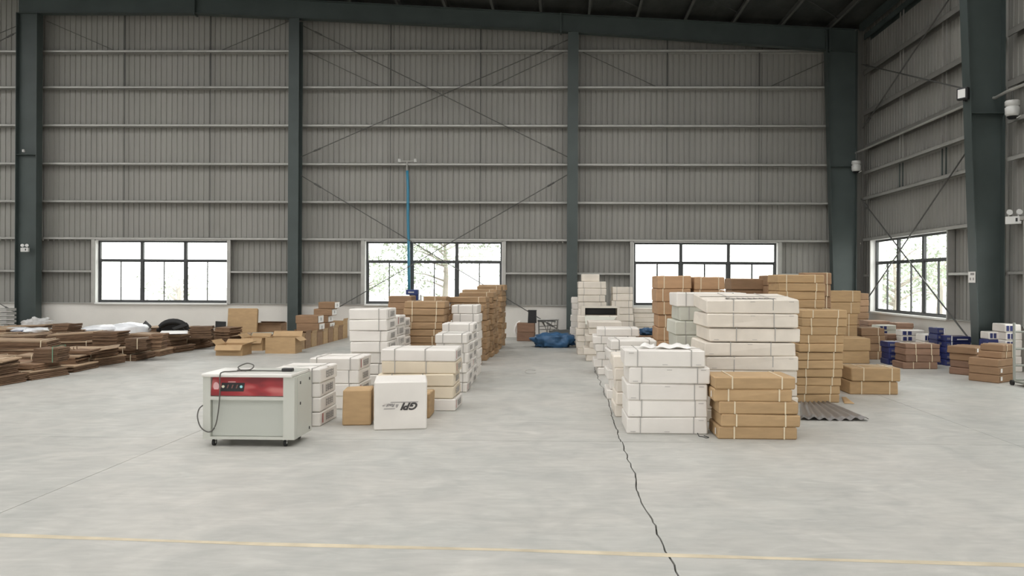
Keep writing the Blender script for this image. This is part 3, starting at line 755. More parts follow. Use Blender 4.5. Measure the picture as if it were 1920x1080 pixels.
stack('in the wide stack behind the emblem box', ['white', 'cream', 'cream', 'cream', 'white'], 714, 855, Y=9.72, n=5, vtop=655, d=.62, straps=(-.32, .10), marks='side', offs=[0, -.02, -.03, .01, 0], jr=.02)
stack('in the aisle stack next behind the wide one', 'white', 817, 877, Y=11.35, n=6, vtop=626, d=.62, straps=(-.25, .35), marks='side')
stack('in the middle white aisle stack before the brown ones', 'white', 829, 888, Y=12.25, n=7, vtop=607, d=.62, straps=(-.3, .35), marks='side')
stack('in the last white aisle stack before the brown ones', 'white', 848, 897, Y=13.3, n=8, vtop=572, d=.6, straps=(-.22, .3))
stack('in the tall white stack left of the row', 'white', 656, 727, Y=10.9, n=8, vtop=579, d=.6, marks='side', straps=(.3,), jx=.012)
stack('in the stack right behind the tall left white one', 'white', 690, 744, Y=11.6, n=7, vtop=592, d=.6, marks='side')
stack('in the third stack back from the tall left white one', 'white', 705, 757, Y=12.3, n=7, vtop=598, d=.58, marks='side')
stack('in the brown stack between the white ones', 'kraft_mid', 757, 833, Y=12.98, n=11, vtop=565, d=.55, straps=(-.3, .3), offs=[-.05, -.05, -.06, -.05, -.06, -.05, -.04, -.02, .0, .0, .01])
stack('in the brown stack left below the middle window', 'kraft_dark', 728, 771, Y=16.2, n=9, vtop=555, d=.55)
stack('in the brown stack right of the navy post', 'kraft_mid', 795, 838, Y=15.4, n=10, vtop=556, d=.5, straps=(0,))
for nm, st, a, b, Y_, n_, vt, dd in (('nearest of the brown aisle stacks', 'kraft_mid', 866, 904, 14.95, 10, 573, .42), ('second of the brown aisle stacks', 'kraft_mid', 846, 915, 15.85, 11, 557, .55),
        ('third of the brown aisle stacks', 'kraft_mid', 858, 924, 16.6, 12, 548, .5), ('fourth of the brown aisle stacks', 'kraft_mid', 866, 931, 17.3, 12, 543, .6),
        ('fifth of the brown aisle stacks', 'kraft_mid', 895, 940, 18.5, 12, 536, .6), ('farthest of the brown aisle stacks', 'kraft_mid', 895, 946, 19.6, 11, 534, .6)):
    stack('in the ' + nm, st, a, b, Y=Y_, n=n_, vtop=vt, d=dd, jx=.035, jr=.06, jit=.010, straps=(.3,))

# open cartons on the left
def open_carton(label, w, d, h, loc, rz, style='kraft', flaps=(0, 1, 2, 3), fl=.14, ang=None, name='open_carton'):
    root = thing(name, label, 'carton', loc, rz, 'open cartons on the left'); t = .008
    MB().box(-w / 2, w / 2, -d / 2, -d / 2 + t, 0, h).box(-w / 2, w / 2, d / 2 - t, d / 2, 0, h).box(-w / 2, -w / 2 + t, -d / 2 + t, d / 2 - t, 0, h).box(w / 2 - t, w / 2, -d / 2 + t, d / 2 - t, 0, h).box(-w / 2 + t, w / 2 - t, -d / 2 + t, d / 2 - t, 0, t).build('body', style, root)
    for k in flaps:
        a = (ang or {}).get(k, rnd.uniform(.2, 1.3))          # 0 straight up, pi/2 level outwards
        L = w if k in (0, 2) else d; c, s = math.cos(a), math.sin(a)
        ox, oy = ((0, -1), (1, 0), (0, 1), (-1, 0))[k]; px, py = ox * (w / 2), oy * (d / 2); ex, ey = (-oy, ox)
        q = [Vector((px + ex * L / 2, py + ey * L / 2, h)), Vector((px - ex * L / 2, py - ey * L / 2, h)), Vector((px - ex * L / 2 * .98 + ox * fl * s, py - ey * L / 2 * .98 + oy * fl * s, h + fl * c)), Vector((px + ex * L / 2 * .98 + ox * fl * s, py + ey * L / 2 * .98 + oy * fl * s, h + fl * c))]
        nrm = (q[1] - q[0]).cross(q[3] - q[0]).normalized() * .005
        MB().add([*q, *[p + nrm for p in q]], [(0, 1, 2, 3), (4, 5, 6, 7), (0, 1, 5, 4), (1, 2, 6, 5), (2, 3, 7, 6), (3, 0, 4, 7)]).build('flap', style, root)
    return root
def px_carton(fn, label, ul, ur, v, vtop, d, rz=0, Y=None, **k):
    if Y is None: Y = gr((ul + ur) / 2, v).y
    xa, xb = onY(ul, 527, Y).x, onY(ur, 527, Y).x
    return fn(label, xb - xa, d, onY((ul + ur) / 2, vtop, Y).z, ((xa + xb) / 2, Y + d / 2, 0), rz, **k)
px_carton(open_carton, 'open brown carton nearest the flattened cardboard pile', 405, 455, 667, 647, .5, ang={0: 2.5, 1: 1.2, 2: .9, 3: .8})
px_carton(open_carton, 'open brown carton between two nearer open ones', 455, 492, 0, 634, .5, Y=17.75, ang={0: 2.6, 1: 1.4, 2: 1.0, 3: .9})
px_carton(open_carton, 'widest open brown carton behind the machine', 498, 554, 663, 633, .45, ang={0: .1, 1: 2.2, 2: .6, 3: .5}, flaps=(1, 2))
for k in range(9):
    h_ = .34 + rnd.uniform(-.03, .03) + (.18 if k == 8 else 0)
    open_carton('open brown carton in the row toward the wall, %s from the widest one' % nth(k), .58, .40, h_, (-6.56, 18.1 + .455 * k, 0), rnd.uniform(-.04, .04),
                style=('kraft', 'kraft_dark')[k % 2], flaps=(1, 3) if k % 2 else (1,), ang={1: rnd.uniform(.1, .5), 3: .3}, fl=.08)
zr = .40
for lab, ul, ur, Y_, v0, v1 in (('lower brown carton with white end label on the open row', 556, 598, 19.35, 624, 608), ('upper brown carton with white end label on the open row', 554, 596, 19.35, 608, 593)):
    xa, xb = onY(ul, 527, Y_).x, onY(ur, 527, Y_).x; za, zb = onY(570, v0, Y_).z, onY(570, v1, Y_).z
    carton(lab, 'kraft_dark', xb - xa, .5, zb - za, ((xa + xb) / 2, Y_ + .25, za + .02), 0, marks='label', group='labelled cartons on the open row')
for k, (ul, ur) in enumerate(((592, 618), (600, 615), (588, 622), (597, 627))):
    Y_ = 20.35; xa, xb = onY(ul, 527, Y_).x, onY(ur, 527, Y_).x; za, zb = onY(600, 622 - 13 * k, Y_).z, onY(600, 609 - 13 * k, Y_).z
    carton('%s labelled brown carton in the pile against the white wall' % place(k, 4), 'kraft_dark', xb - xa, .5, zb - za - .004, ((xa + xb) / 2, Y_ + .25, za + .06), 0, marks='label', group='labelled cartons against the wall')
# big flat carton leaning and a shut box beside it
xa, xb = onY(425, 527, 20.4).x, onY(479, 527, 20.4).x
carton('large flat brown carton standing on edge left of the slim column', 'kraft', xb - xa, .12, onY(450, 580, 20.5).z, ((xa + xb) / 2, 20.5, .02), .05, tilt=-.10, jit=.01)
px_carton(open_carton, 'brown carton beside the large flat standing one', 479, 527, 0, 606, .45, Y=20.7, style='kraft_dark', ang={0: 1.5, 1: 1.4, 2: -1.3, 3: 1.3}, flaps=(0, 2), fl=.12)

# ---------------- far right, by the right wall
stack('in the brown stack left of the navy boxes', 'kraft_dark', 1617, 1661, Y=16.7, n=4, vtop=615, d=.5, straps=(.2,))
stack('in the navy stack left of the reddish brown one', 'navy', 1667, 1692, v=684, n=4, vtop=641, d=.4, marks='whiteend')
stack('in the reddish brown stack nearest the right wall window', 'kraft_red', 1697, 1762, v=692, vtop=645, d=.5, hs=[.14, .14, .14, .09], straps=(-.2, .25), jx=.04)
stack('in the white stack with navy squares', 'white', 1689, 1733, Y=16.95, n=5, vtop=619, d=.26, marks='navy')
stack('in the small white stack right of the navy squares', 'white', 1734, 1757, Y=16.2, n=4, vtop=627, d=.4, marks='navy')
stack('in the tall navy stack at the right wall window', 'navy', 1759, 1773, v=684, n=6, vtop=615, d=.4, marks='whiteend', jx=.008)
stack('in the middle navy stack of three by the window', 'navy', 1774, 1787, v=686, n=5, vtop=629, d=.4, marks='whiteend', jx=.008)
stack('in the wide navy stack nearest the tapered column', 'navy', 1788, 1822, Y=16.0, n=5, vtop=631, d=.4, marks='whitebar', jx=.008)
Y_ = 14.05; c = onY(1822, 527, Y_)
z = 0
for k, (w_, ox) in enumerate(((.55, .05), (.55, .08), (.55, .06), (.60, 0.0))):
    h_ = (onY(1822, 652, 13.7).z) / 4
    carton('%s brown carton in the turned stack before the tapered column' % place(k, 4), ('kraft_red', 'kraft_red', 'kraft_dark', 'kraft_dark')[k], w_, .5, h_, (c.x + ox * .5, Y_ + .1, z), math.radians(38), group='cartons in the turned stack before the tapered column', sticker=(-.35,) if k == 3 else None); z += h_
Y_ = 12.95; c = onY(1876, 527, Y_); z = 0
for k, (w_, ox, h_) in enumerate(((.58, 0, .135), (.58, 0, .135), (.58, -.01, .135), (.46, .08, .118), (.44, .10, .118))):
    carton('%s brown carton in the turned stack by the grey trolley' % place(k, 5), 'kraft_dark', w_, w_ * .85, h_, (c.x + ox, Y_ + .25, z), math.radians(36), group='cartons in the turned stack by the grey trolley', sticker=(-.35,) if k < 2 else None, straps=(-.2, .25) if k > 2 else ()); z += h_
stack('in the navy and white stack before the tapered column', ['white', 'navy', 'white', 'navy', 'white'], 1853, 1884, Y=14.75, n=5, vtop=622, d=.3, marks='navy')
stack('in the white stack right of the tapered column', 'white', 1886, 1917, Y=14.5, n=6, vtop=608, d=.45, marks='navy')
stack('in the low reddish stack under the right wall window', 'kraft_red', 1628, 1669, Y=19.6, n=6, vtop=602, d=.6)
stack('in the reddish stack against the right wall sill', 'kraft_red', 1681, 1713, Y=18.65, n=6, vtop=606, d=.5)
stack('in the grey-white stack under the right wall window', 'grey', 1648, 1681, Y=17.95, n=6, vtop=610, d=.4, marks='navy')
stack('in the flat brown stack behind the navy squares', 'kraft_red', 1664, 1707, Y=17.28, n=5, vtop=627, d=.4)
stack('in the dark stack in the far right corner', 'kraft_dark', 1602, 1629, Y=20.8, n=8, vtop=550, d=.5)

# ---------------- centre back
stack('in the reddish pair under the black cube', 'kraft_red', 970, 1003, Y=21.1, n=2, vtop=606, d=.45, jr=.06)
zb_ = onY(990, 606, 21.1).z; c = onY(998, 527, 21.2)
bk = thing('black_crate', 'black box standing on the reddish cartons at the far wall', 'box', (c.x, 21.3, zb_))
MB().prism([(-.12, 0), (.12, 0), (.115, .34), (-.105, .34)], 'y', -.13, .13).build('body', 'black', bk)
MB().chamfer(-.125, .125, -.135, .135, .335, .36, .006).build('lid', 'black', bk)

# ================================================================== STRAPPING MACHINE
mw, md, mh = .93, .50, .735
a = gr(378.5, 827, .06); b = gr(553.7, 827, .06)
mc = thing('strapping_machine', 'pale grey strapping machine with red control panel on castors', 'machine', ((a.x + b.x) / 2, (a.y + b.y) / 2 + md / 2, 0), -.008)
mw = b.x - a.x; X0, X1, Y0, Y1 = -mw / 2, mw / 2, -md / 2, md / 2
post = .075
cab = MB().box(X0, X0 + post, Y0, Y0 + .05, .075, mh - .035).box(X1 - post - .04, X1, Y0, Y0 + .05, .075, mh - .035)
cab.box(X0, X1, Y0 + .05, Y1, .075, mh - .035).box(X0 + post, X1 - post - .04, Y0, Y0 + .05, .075, .10).box(X0 + post, X1 - post - .04, Y0, Y0 + .05, .47, .505)
cab.build('cabinet', 'mc', mc)
MB().box(X0 + post + .006, X1 - post - .046, Y0 + .034, Y0 + .052, .105, .465).build('front_panel', mat('grey_green_panel', (.475, .49, .445), .4), mc)
pz0, pz1 = .512, .695
MB().add([(X0 + post - .004, Y0 + .01, pz0), (X1 - post - .042, Y0 + .01, pz0), (X1 - post - .042, Y0 + .03, pz1), (X0 + post + .01, Y0 + .03, pz1),
          (X0 + post - .004, Y0 + .05, pz0), (X1 - post - .042, Y0 + .05, pz0), (X1 - post - .042, Y0 + .05, pz1), (X0 + post + .01, Y0 + .05, pz1)],
         [(0, 1, 2, 3), (4, 5, 6, 7), (0, 1, 5, 4), (1, 2, 6, 5), (2, 3, 7, 6), (3, 0, 4, 7)]).build('control_panel', 'red', mc)
cp = bpy.data.objects['control_panel']
def py(z): return Y0 + .01 + .02 * (z - pz0) / (pz1 - pz0)
sx0 = X0 + post + .095
MB().add([(sx0, py(.555) - .003, .555), (sx0 + .235, py(.555) - .003, .555), (sx0 + .245, py(.64) - .003, .64), (sx0 + .01, py(.64) - .003, .64), (sx0, py(.555) + .003, .555), (sx0 + .235, py(.555) + .003, .555), (sx0 + .245, py(.64) + .003, .64), (sx0 + .01, py(.64) + .003, .64)],
         [(0, 1, 2, 3), (4, 5, 6, 7), (0, 1, 5, 4), (1, 2, 6, 5), (2, 3, 7, 6), (3, 0, 4, 7)]).build('button_strip', 'black', cp)
mcol = [mat('cream_button', (.75, .72, .55), .3), mat('maroon_switch', (.20, .09, .08), .4), mat('cyan_button', (.35, .75, .78), .3), mat('pink_print', (.70, .42, .42), .5)]
for k in range(5):
    xx = sx0 + .03 + k * .046; z = .603
    if k in (0, 4):
        MB().tube([(xx, py(z) - .003, z), (xx, py(z) - .014, z)], .014, 12).build('button', mcol[0] if k == 0 else mcol[2], cp)
    else:
        MB().add([(xx - .016, py(z) - .004, z - .024), (xx - .004, py(z) - .004, z - .024), (xx + .014, py(z) - .010, z + .018), (xx, py(z) - .010, z + .018), (xx - .016, py(z), z - .024), (xx - .004, py(z), z - .024), (xx + .014, py(z), z + .018), (xx, py(z), z + .018)],
                 [(0, 1, 2, 3), (4, 5, 6, 7), (0, 1, 5, 4), (1, 2, 6, 5), (2, 3, 7, 6), (3, 0, 4, 7)]).build('switch', mcol[1], cp)
MB().box(sx0 + .075, sx0 + .15, py(.648) - .003, py(.648), .645, .653).build('print', mcol[3], cp)
n = 14; MB().add([(X0 + post + .05 + .030 * math.cos(t * 2 * math.pi / n), py(.61) - .004, .605 + .042 * math.sin(t * 2 * math.pi / n)) for t in range(n)], [tuple(range(n))]).build('printed_emblem', mcol[3], cp)
# side door
MB().box(X1, X1 + .004, Y0 + .07, Y1 - .03, .10, mh - .05).build('side_door', 'mc', mc)
sd = bpy.data.objects['side_door']
for yy, zz in ((Y0 + .15, .63), (Y0 + .15, .42), (Y1 - .08, .64), (Y1 - .08, .12)): MB().box(X1 + .004, X1 + .010, yy - .007, yy + .007, zz - .014, zz + .014).build('latch', 'black', sd)
# top plate
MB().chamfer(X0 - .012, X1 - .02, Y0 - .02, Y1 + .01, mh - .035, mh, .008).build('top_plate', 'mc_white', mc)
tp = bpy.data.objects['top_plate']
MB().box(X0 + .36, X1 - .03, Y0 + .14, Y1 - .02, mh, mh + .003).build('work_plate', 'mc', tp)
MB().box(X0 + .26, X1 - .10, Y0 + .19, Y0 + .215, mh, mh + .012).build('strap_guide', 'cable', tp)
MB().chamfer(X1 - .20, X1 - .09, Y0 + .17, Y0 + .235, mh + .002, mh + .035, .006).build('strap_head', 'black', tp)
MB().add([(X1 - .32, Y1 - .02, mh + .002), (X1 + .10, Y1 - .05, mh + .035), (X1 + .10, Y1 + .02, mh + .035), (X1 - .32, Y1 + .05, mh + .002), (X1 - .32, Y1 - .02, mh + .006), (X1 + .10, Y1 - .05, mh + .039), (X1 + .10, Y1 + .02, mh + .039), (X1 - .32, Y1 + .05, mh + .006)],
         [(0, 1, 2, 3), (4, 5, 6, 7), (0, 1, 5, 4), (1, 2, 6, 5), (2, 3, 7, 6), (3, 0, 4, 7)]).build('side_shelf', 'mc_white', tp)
for cx_ in (X0 + .09, X1 - .11):
    for cy_ in (Y0 + .06, Y1 - .06):
        w = MB().tube([(cx_ - .012, cy_, .035), (cx_ + .012, cy_, .035)], .034, 14).build('castor', 'rubber', mc)
        MB().tube([(cx_ - .014, cy_, .035), (cx_ + .014, cy_, .035)], .014, 8).build('hub', 'fixture', w)
        MB().box(cx_ - .02, cx_ + .02, cy_ - .012, cy_ + .03, .055, .076).build('bracket', 'mc', w)
def spl(pts, k=6):
    P = [Vector(p) for p in pts]; out = []
    for i in range(len(P) - 1):
        p0, p1, p2, p3 = P[max(i - 1, 0)], P[i], P[i + 1], P[min(i + 2, len(P) - 1)]
        for j in range(k):
            t = j / k; out.append(.5 * ((2 * p1) + (p2 - p0) * t + (2 * p0 - 5 * p1 + 4 * p2 - p3) * t * t + (3 * p1 - p0 - 3 * p2 + p3) * t ** 3))
    return out + [P[-1]]
cab_pts = [(X0 + .26, Y0 + .20, mh + .012), (X0 + .40, Y0 + .18, mh + .02), (X0 + .42, Y0 + .22, mh + .06), (X0 + .33, Y0 + .26, mh + .075), (X0 + .26, Y0 + .22, mh + .04), (X0 + .30, Y0 + .17, mh + .012), (X0 + .24, Y0 + .09, mh + .01),
           (X0 + .19, Y0 + .02, mh + .012), (X0 + .185, Y0 - .03, mh - .02), (X0 + .185, Y0 - .03, .55), (X0 + .17, Y0 - .03, .36), (X0 + .14, Y0 - .035, .21), (X0 + .08, Y0 - .04, .155), (X0 + .0, Y0 - .04, .20), (X0 - .045, Y0 - .02, .30), (X0 - .045, Y0 + .02, .38), (X0 - .002, Y0 + .06, .42)]
MB().tube(spl(cab_pts), .0065, 8).build('power_cable', 'cable', mc, True)

# ================================================================== FLATTENED CARDBOARD PILE
def bundle(label, w, d, h, loc, rz, tx=0, ty=0, pale=False, curl=False, tie=None, lay=.028):
    root = thing('cardboard_bundle', label, 'cardboard', loc, rz, 'bundles in the flattened cardboard pile'); root.rotation_euler = (tx, ty, rz)
    nl = max(2, int(h / lay)); t = h / nl; mb = MB(); mb2 = MB()
    for k in range(nl):
        ox, oy = rnd.gauss(0, .014), rnd.gauss(0, .014); sw, sd_ = w * rnd.uniform(.95, 1.0), d * rnd.uniform(.95, 1.0)
        z0, z1 = k * t, (k + 1) * t - .003; sag = rnd.uniform(0, .012)
        # sheet folded once: rounded fold on its +x end
        nx = 5; top = []; bot = []
        for i in range(nx + 1):
            x = -sw / 2 + sw * i / nx; dz = -sag * math.sin(math.pi * i / nx) + rnd.uniform(-.003, .003)
            top.append((x + ox, z1 + dz)); bot.append((x + ox, z0 + dz))
        top.append((sw / 2 + ox + t * .35, (z0 + z1) / 2))
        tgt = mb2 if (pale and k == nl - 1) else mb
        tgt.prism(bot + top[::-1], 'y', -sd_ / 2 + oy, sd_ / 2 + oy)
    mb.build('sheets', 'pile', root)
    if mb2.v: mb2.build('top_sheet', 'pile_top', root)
    if curl:
        c = MB()
        for i in range(3):
            for k in range(max(2, int(h / .07))):
                r = rnd.uniform(.024, .034); x = -w / 2 - .01; yy = -d / 2 + d * (i + .5) / 3 + rnd.uniform(-.02, .02); zz = .035 + k * .068
                pts = [(x - .02 + .04 * q / 5, yy + r * math.cos(q * 1.1), zz + r * math.sin(q * 1.1)) for q in range(6)]
                c.tube(pts, .008, 5)
        c.build('folded_ends', 'pile', root)
    if tie is not None:
        ring(w * tie, w, d + .05, h + .006, .016, .004).build('tie', 'strap_k', root)
    return root
gy = 11.35; row = 0
while gy < 20.6:
    dY = rnd.uniform(.80, .95); gx = -9.35; colm = 0
    while gx > -16.2:
        wX = rnd.uniform(1.15, 1.35)
        px_ = 1055 + FPX * (gx + wX / 2) / gy
        if px_ > -40 and not (gy > 19.2 and gx > -10.0):
            nst = rnd.choice((2, 2, 3)) if colm == 0 else rnd.choice((2, 3, 3))
            z = 0
            for k in range(nst):
                h_ = rnd.uniform(.10, .17)
                pl = {1: 'only layer'}.get(nst) or ('lowest layer' if k == 0 else 'top layer' if k == nst - 1 else 'middle layer')
                lab = 'flattened brown cardboard bundle, %s, %s row from front, %s from open floor' % (pl, nth(row), nth(colm))
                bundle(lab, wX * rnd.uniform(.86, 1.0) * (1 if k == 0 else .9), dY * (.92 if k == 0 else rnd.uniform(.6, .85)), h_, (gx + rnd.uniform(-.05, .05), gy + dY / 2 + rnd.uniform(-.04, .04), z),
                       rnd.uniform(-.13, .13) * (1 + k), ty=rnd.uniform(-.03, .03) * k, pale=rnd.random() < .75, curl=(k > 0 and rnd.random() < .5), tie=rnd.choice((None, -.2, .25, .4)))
                z += h_ + .006
        gx -= wX + .04; colm += 1
    gy += dY + .04; row += 1
def at(u, v, Y): return onY(u, v, Y)
def px_bundle(label, ul, ur, v0, v1, Y, d, **k):
    A, B = at(ul, v0, Y), at(ur, v0, Y); h_ = at(ul, v1, Y).z - A.z
    return bundle(label, B.x - A.x, d, h_, ((A.x + B.x) / 2, Y + d / 2, A.z), k.pop('rz', 0), **k)
px_bundle('upright brown bundle tied with green twine, curled ends showing', 60, 103, 680, 653, 12.7, .4, rz=.15, curl=True, tie=None)
tw = MB(); gb = [o for o in bpy.data.objects if o.name.startswith('cardboard_bundle')][-1]
for o_ in bpy.data.objects:
    if o_.get('label', '').startswith('upright brown bundle'): gb = o_
ring(.12, .3, .43, .27, .014, .004).build('twine', mat('green_twine', (.16, .30, .20), .6), gb)
px_bundle('tall tight bundle rising above the pile before the wide column', 98, 131, 634, 607, 17.4, .45, rz=-.1, curl=True)
px_bundle('dark squared bundle in the middle of the pile', 172, 218, 648, 622, 15.6, .5, rz=.06, curl=True)
px_bundle('greenish tied bundle on the pile edge', 234, 275, 655, 635, 15.2, .45, tie=.1, lay=.02)
px_bundle('bundle standing on its end beside the greenish tied one', 276, 297, 655, 626, 15.4, .4, curl=True, rz=.2, lay=.04)
px_bundle('loose curled bundle under the pale flat sheet', 352, 390, 634, 612, 17.8, .45, curl=True, rz=.3)
px_bundle('rounded dark bundle left of the standing flat carton', 404, 436, 648.5, 614, 18.6, .5, rz=-.2, curl=True)
px_bundle('bundle with jagged folded ends near the front of the pile', 125, 162, 666, 657, 13.9, .5, rz=.2, curl=True)
def sheet(name, label, cat, pts, zs, m, th=.006, group=None, nx=10, ny=4, wave=None):
    """thin sheet spanning four ground points (a b c d) with heights zs; wave(s, t) adds height"""
    a, b, c, d = [Vector((p[0], p[1], z)) for p, z in zip(pts, zs)]; mb = MB(); vs = []; 
    for side in (0, 1):
        for i in range(nx + 1):
            for j in range(ny + 1):
                s, t = i / nx, j / ny; p = a * (1 - s) * (1 - t) + b * s * (1 - t) + c * s * t + d * (1 - s) * t
                vs.append((p.x, p.y, p.z + (wave(s, t) if wave else 0) + side * th))
    N = (nx + 1) * (ny + 1); q = lambda i, j, s: s * N + i * (ny + 1) + j; fs = []
    for i in range(nx):
        for j in range(ny):
            fs += [(q(i, j, 1), q(i + 1, j, 1), q(i + 1, j + 1, 1), q(i, j + 1, 1)), (q(i, j, 0), q(i, j + 1, 0), q(i + 1, j + 1, 0), q(i + 1, j, 0))]
    for i in range(nx): fs += [(q(i, 0, 0), q(i + 1, 0, 0), q(i + 1, 0, 1), q(i, 0, 1)), (q(i, ny, 0), q(i, ny, 1), q(i + 1, ny, 1), q(i + 1, ny, 0))]
    for j in range(ny): fs += [(q(0, j, 0), q(0, j, 1), q(0, j + 1, 1), q(0, j + 1, 0)), (q(nx, j, 0), q(nx, j + 1, 0), q(nx, j + 1, 1), q(nx, j, 1))]
    o = mb.add(vs, fs).build(name, m, None, True); return tag(o, label, cat, group)
def psheet(name, label, cat, quad, m, th=.008, **k):
    P = [onY(u, v, Y) for u, v, Y in quad]; return sheet(name, label, cat, [(p.x, p.y) for p in P], [p.z for p in P], m, th, **k)
psheet('cardboard_sheet', 'pale flat board on the pile below the black rubber pieces', 'cardboard', [(298, 627, 17.0), (352, 626, 17.0), (352, 620.5, 18.0), (303, 621, 18.0)], 'paper', .012)
psheet('cardboard_sheet', 'pale flat board before the standing flat carton', 'cardboard', [(428, 632, 18.6), (470, 627.5, 18.6), (472, 624, 19.4), (440, 626, 19.4)], 'pile_top', .012)
psheet('cardboard_sheet', 'flat pale board lying over the open cartons', 'cardboard', [(470, 629, 18.9), (512, 627, 18.9), (513, 623.5, 19.6), (474, 624, 19.6)], 'grey', .012)
psheet('cardboard_sheet', 'broad pale sheet on the front edge of the pile', 'cardboard', [(186, 658, 14.2), (222, 652, 14.2), (226, 646, 15.2), (196, 650, 15.2)], 'pile_top', .012)

def blob(name, label, cat, c, sx, sy, sz, m, amp=.12, freq=2.5, seed=0, n=28, parent=None, fold=0.0):
    from mathutils import noise
    mb = MB(); vs = []; rows = n // 2
    for i in range(rows + 1):
        th = math.pi * i / rows
        for k in range(n):
            ph = 2 * math.pi * k / n
            v = Vector((math.sin(th) * math.cos(ph), math.sin(th) * math.sin(ph), math.cos(th)))
            q = 1 + amp * noise.noise(v * freq + Vector((seed, seed * 2, 0))) * 2 + fold * math.sin(v.x * 16 + 3 * noise.noise(v * 3 + Vector((seed, 0, 0))))
            ex = lambda a, p: math.copysign(abs(a) ** p, a)
            x, y, z = ex(v.x, .75) * sx * q, ex(v.y, .8) * sy * q, ex(v.z, .85) * sz * q
            vs.append((x, y, max(z, -sz * .92) + sz * .92))
    fs = [(i * n + k, i * n + (k + 1) % n, (i + 1) * n + (k + 1) % n, (i + 1) * n + k) for i in range(rows) for k in range(n)]
    o = mb.add(vs, fs).build(name, m, parent, True); o.location = c
    return tag(o, label, cat) if label else o
def pblob(name, label, cat, ul, ur, v0, v1, Y, sy, m, **k):
    A, B = onY(ul, v0, Y + sy), onY(ur, v0, Y + sy); h_ = onY(ul, v1, Y + sy).z - A.z
    return blob(name, label, cat, ((A.x + B.x) / 2, Y + sy, A.z), (B.x - A.x) / 2, sy, h_ / 1.92, m, **k)
pblob('plastic_sheeting', 'folded white plastic sheeting heaped on the cardboard pile', 'plastic sheet', 215, 272, 634, 605, 18.3, .5, 'plastic', amp=.10, seed=3)
pblob('foam_sheet', 'pale grey flat foam sheet left of the white sheeting', 'foam sheet', 163, 224, 624, 609, 18.0, .5, 'plastic', amp=.04, seed=5)
pblob('clear_plastic_bag', 'crumpled clear plastic bag at the wide column foot', 'plastic bag', 50, 90, 618, 597, 20.3, .3, 'film', amp=.30, freq=4, seed=9, fold=.06)
pblob('white_sack', 'white sack lying before the wide left column', 'sack', 10, 52, 622, 613.5, 19.0, .35, 'plastic', amp=.08, seed=12)
pblob('white_sack', 'white and blue sack right of the first white one', 'sack', 53, 83, 624, 614, 18.9, .35, 'plastic', amp=.10, seed=15)
pblob('blue_sack', 'blue sack under the white sacks on the pile', 'sack', 20, 84, 633, 621.5, 18.9, .4, 'navy_metal', amp=.10, seed=17)
# black rubber pieces behind the pile
rb = thing('rubber_trim', 'bent black rubber piece behind the cardboard pile', 'rubber piece')
arc = [onY(297 + 28 * (1 - math.cos(t)) , 622 - 19 * math.sin(t), 19.3) for t in [math.pi * k / 12 for k in range(13)]]
MB().tube(arc, [.05 + .03 * math.sin(math.pi * k / 12) for k in range(13)], 8).build('arch', 'rubber', rb, True)
pts2 = [onY(u, v, 19.5) for u, v in ((300, 622), (306, 608), (322, 604), (340, 610), (350, 622))]
MB().prism([(p.x, p.z) for p in pts2], 'y', 19.45, 19.55).build('flat_web', 'rubber', rb)
psheet('rubber_sheet', 'flat black rubber strip right of the bent one', 'rubber piece', [(322, 616, 19.0), (350, 606, 19.2), (354, 611, 19.2), (326, 620, 19.0)], 'rubber', .02)
psheet('rubber_sheet', 'short black strip slanting beside the white sheeting', 'rubber piece', [(268, 609, 19.0), (273, 603, 19.3), (284, 613, 19.3), (278, 619, 19.0)], 'rubber', .03)
psheet('rubber_sheet', 'dark board standing left of the large flat carton', 'board', [(403, 641, 20.2), (423, 641, 20.2), (424, 604.5, 20.25), (404, 603.5, 20.25)], 'rubber', .02)
# grey slats at the left picture edge
for k in range(5):
    A, B = onY(-14, 612 - 7.5 * k, 21.2), onY(12, 612 - 7.5 * k, 21.2)
    o = MB().chamfer(A.x, B.x, 21.2, 21.6, A.z - .02, A.z + .055, .008).build('slatted_tray', 'girt'); tag(o, '%s grey tray in the stack left of the wide column' % place(k, 5), 'tray', 'grey trays left of the wide column')
A, B = onY(-14, 612, 21.2), onY(12, 612, 21.2)
o = MB().chamfer(A.x, B.x, 21.22, 21.58, 0, A.z - .022, .01).build('tray_base', 'girt'); tag(o, 'grey box under the stacked trays left of the wide column', 'box')

# ================================================================== OTHER THINGS
pblob('blue_tarpaulin', 'crumpled blue tarpaulin roll on the floor at the aisle end', 'tarpaulin', 998, 1077, 651, 624, 19.0, .30, 'tarp', amp=.10, freq=2.2, seed=4, fold=.08, n=48)
pblob('blue_cloth', 'small crumpled blue cloth on a brown stack behind white cartons', 'cloth', 1200, 1228, 629, 615, 14.15, .2, 'tarp', amp=.22, freq=3, seed=8, fold=.05)
rk = thing('metal_rack', 'jumbled grey metal rack at the far wall beside the black box', 'rack')
def rp(u, v, Y=21.75): return onY(u, v, Y)
for (u0, v0), (u1, v1), r in (((1008, 600), (1048, 599), .03), ((1046, 599), (1044, 636), .03), ((1010, 600), (1011, 636), .02), ((1010, 612), (1045, 610), .012), ((1010, 618), (1045, 617), .012),
        ((1018, 600), (1026, 624), .012), ((1028, 600), (1026, 624), .012), ((1036, 600), (1030, 622), .012), ((1040, 600), (1041, 622), .010), ((1014, 600), (1022, 612), .018)):
    MB().tube([rp(u0, v0), rp(u1, v1)], r, 6).build('bar', 'wire', rk)
for (u0, v0), (u1, v1) in (((1009, 599), (1022, 606)), ((1022, 603), (1042, 601))):
    A, B = rp(u0, v0, 21.6), rp(u1, v1, 21.6); MB().obox((A + B) / 2, (B - A).length, .25, .03, ry=.1).build('shelf', 'purlin', rk)
ws = thing('bent_strip', 'white bent strip leaning left of the reddish cartons', 'strip')
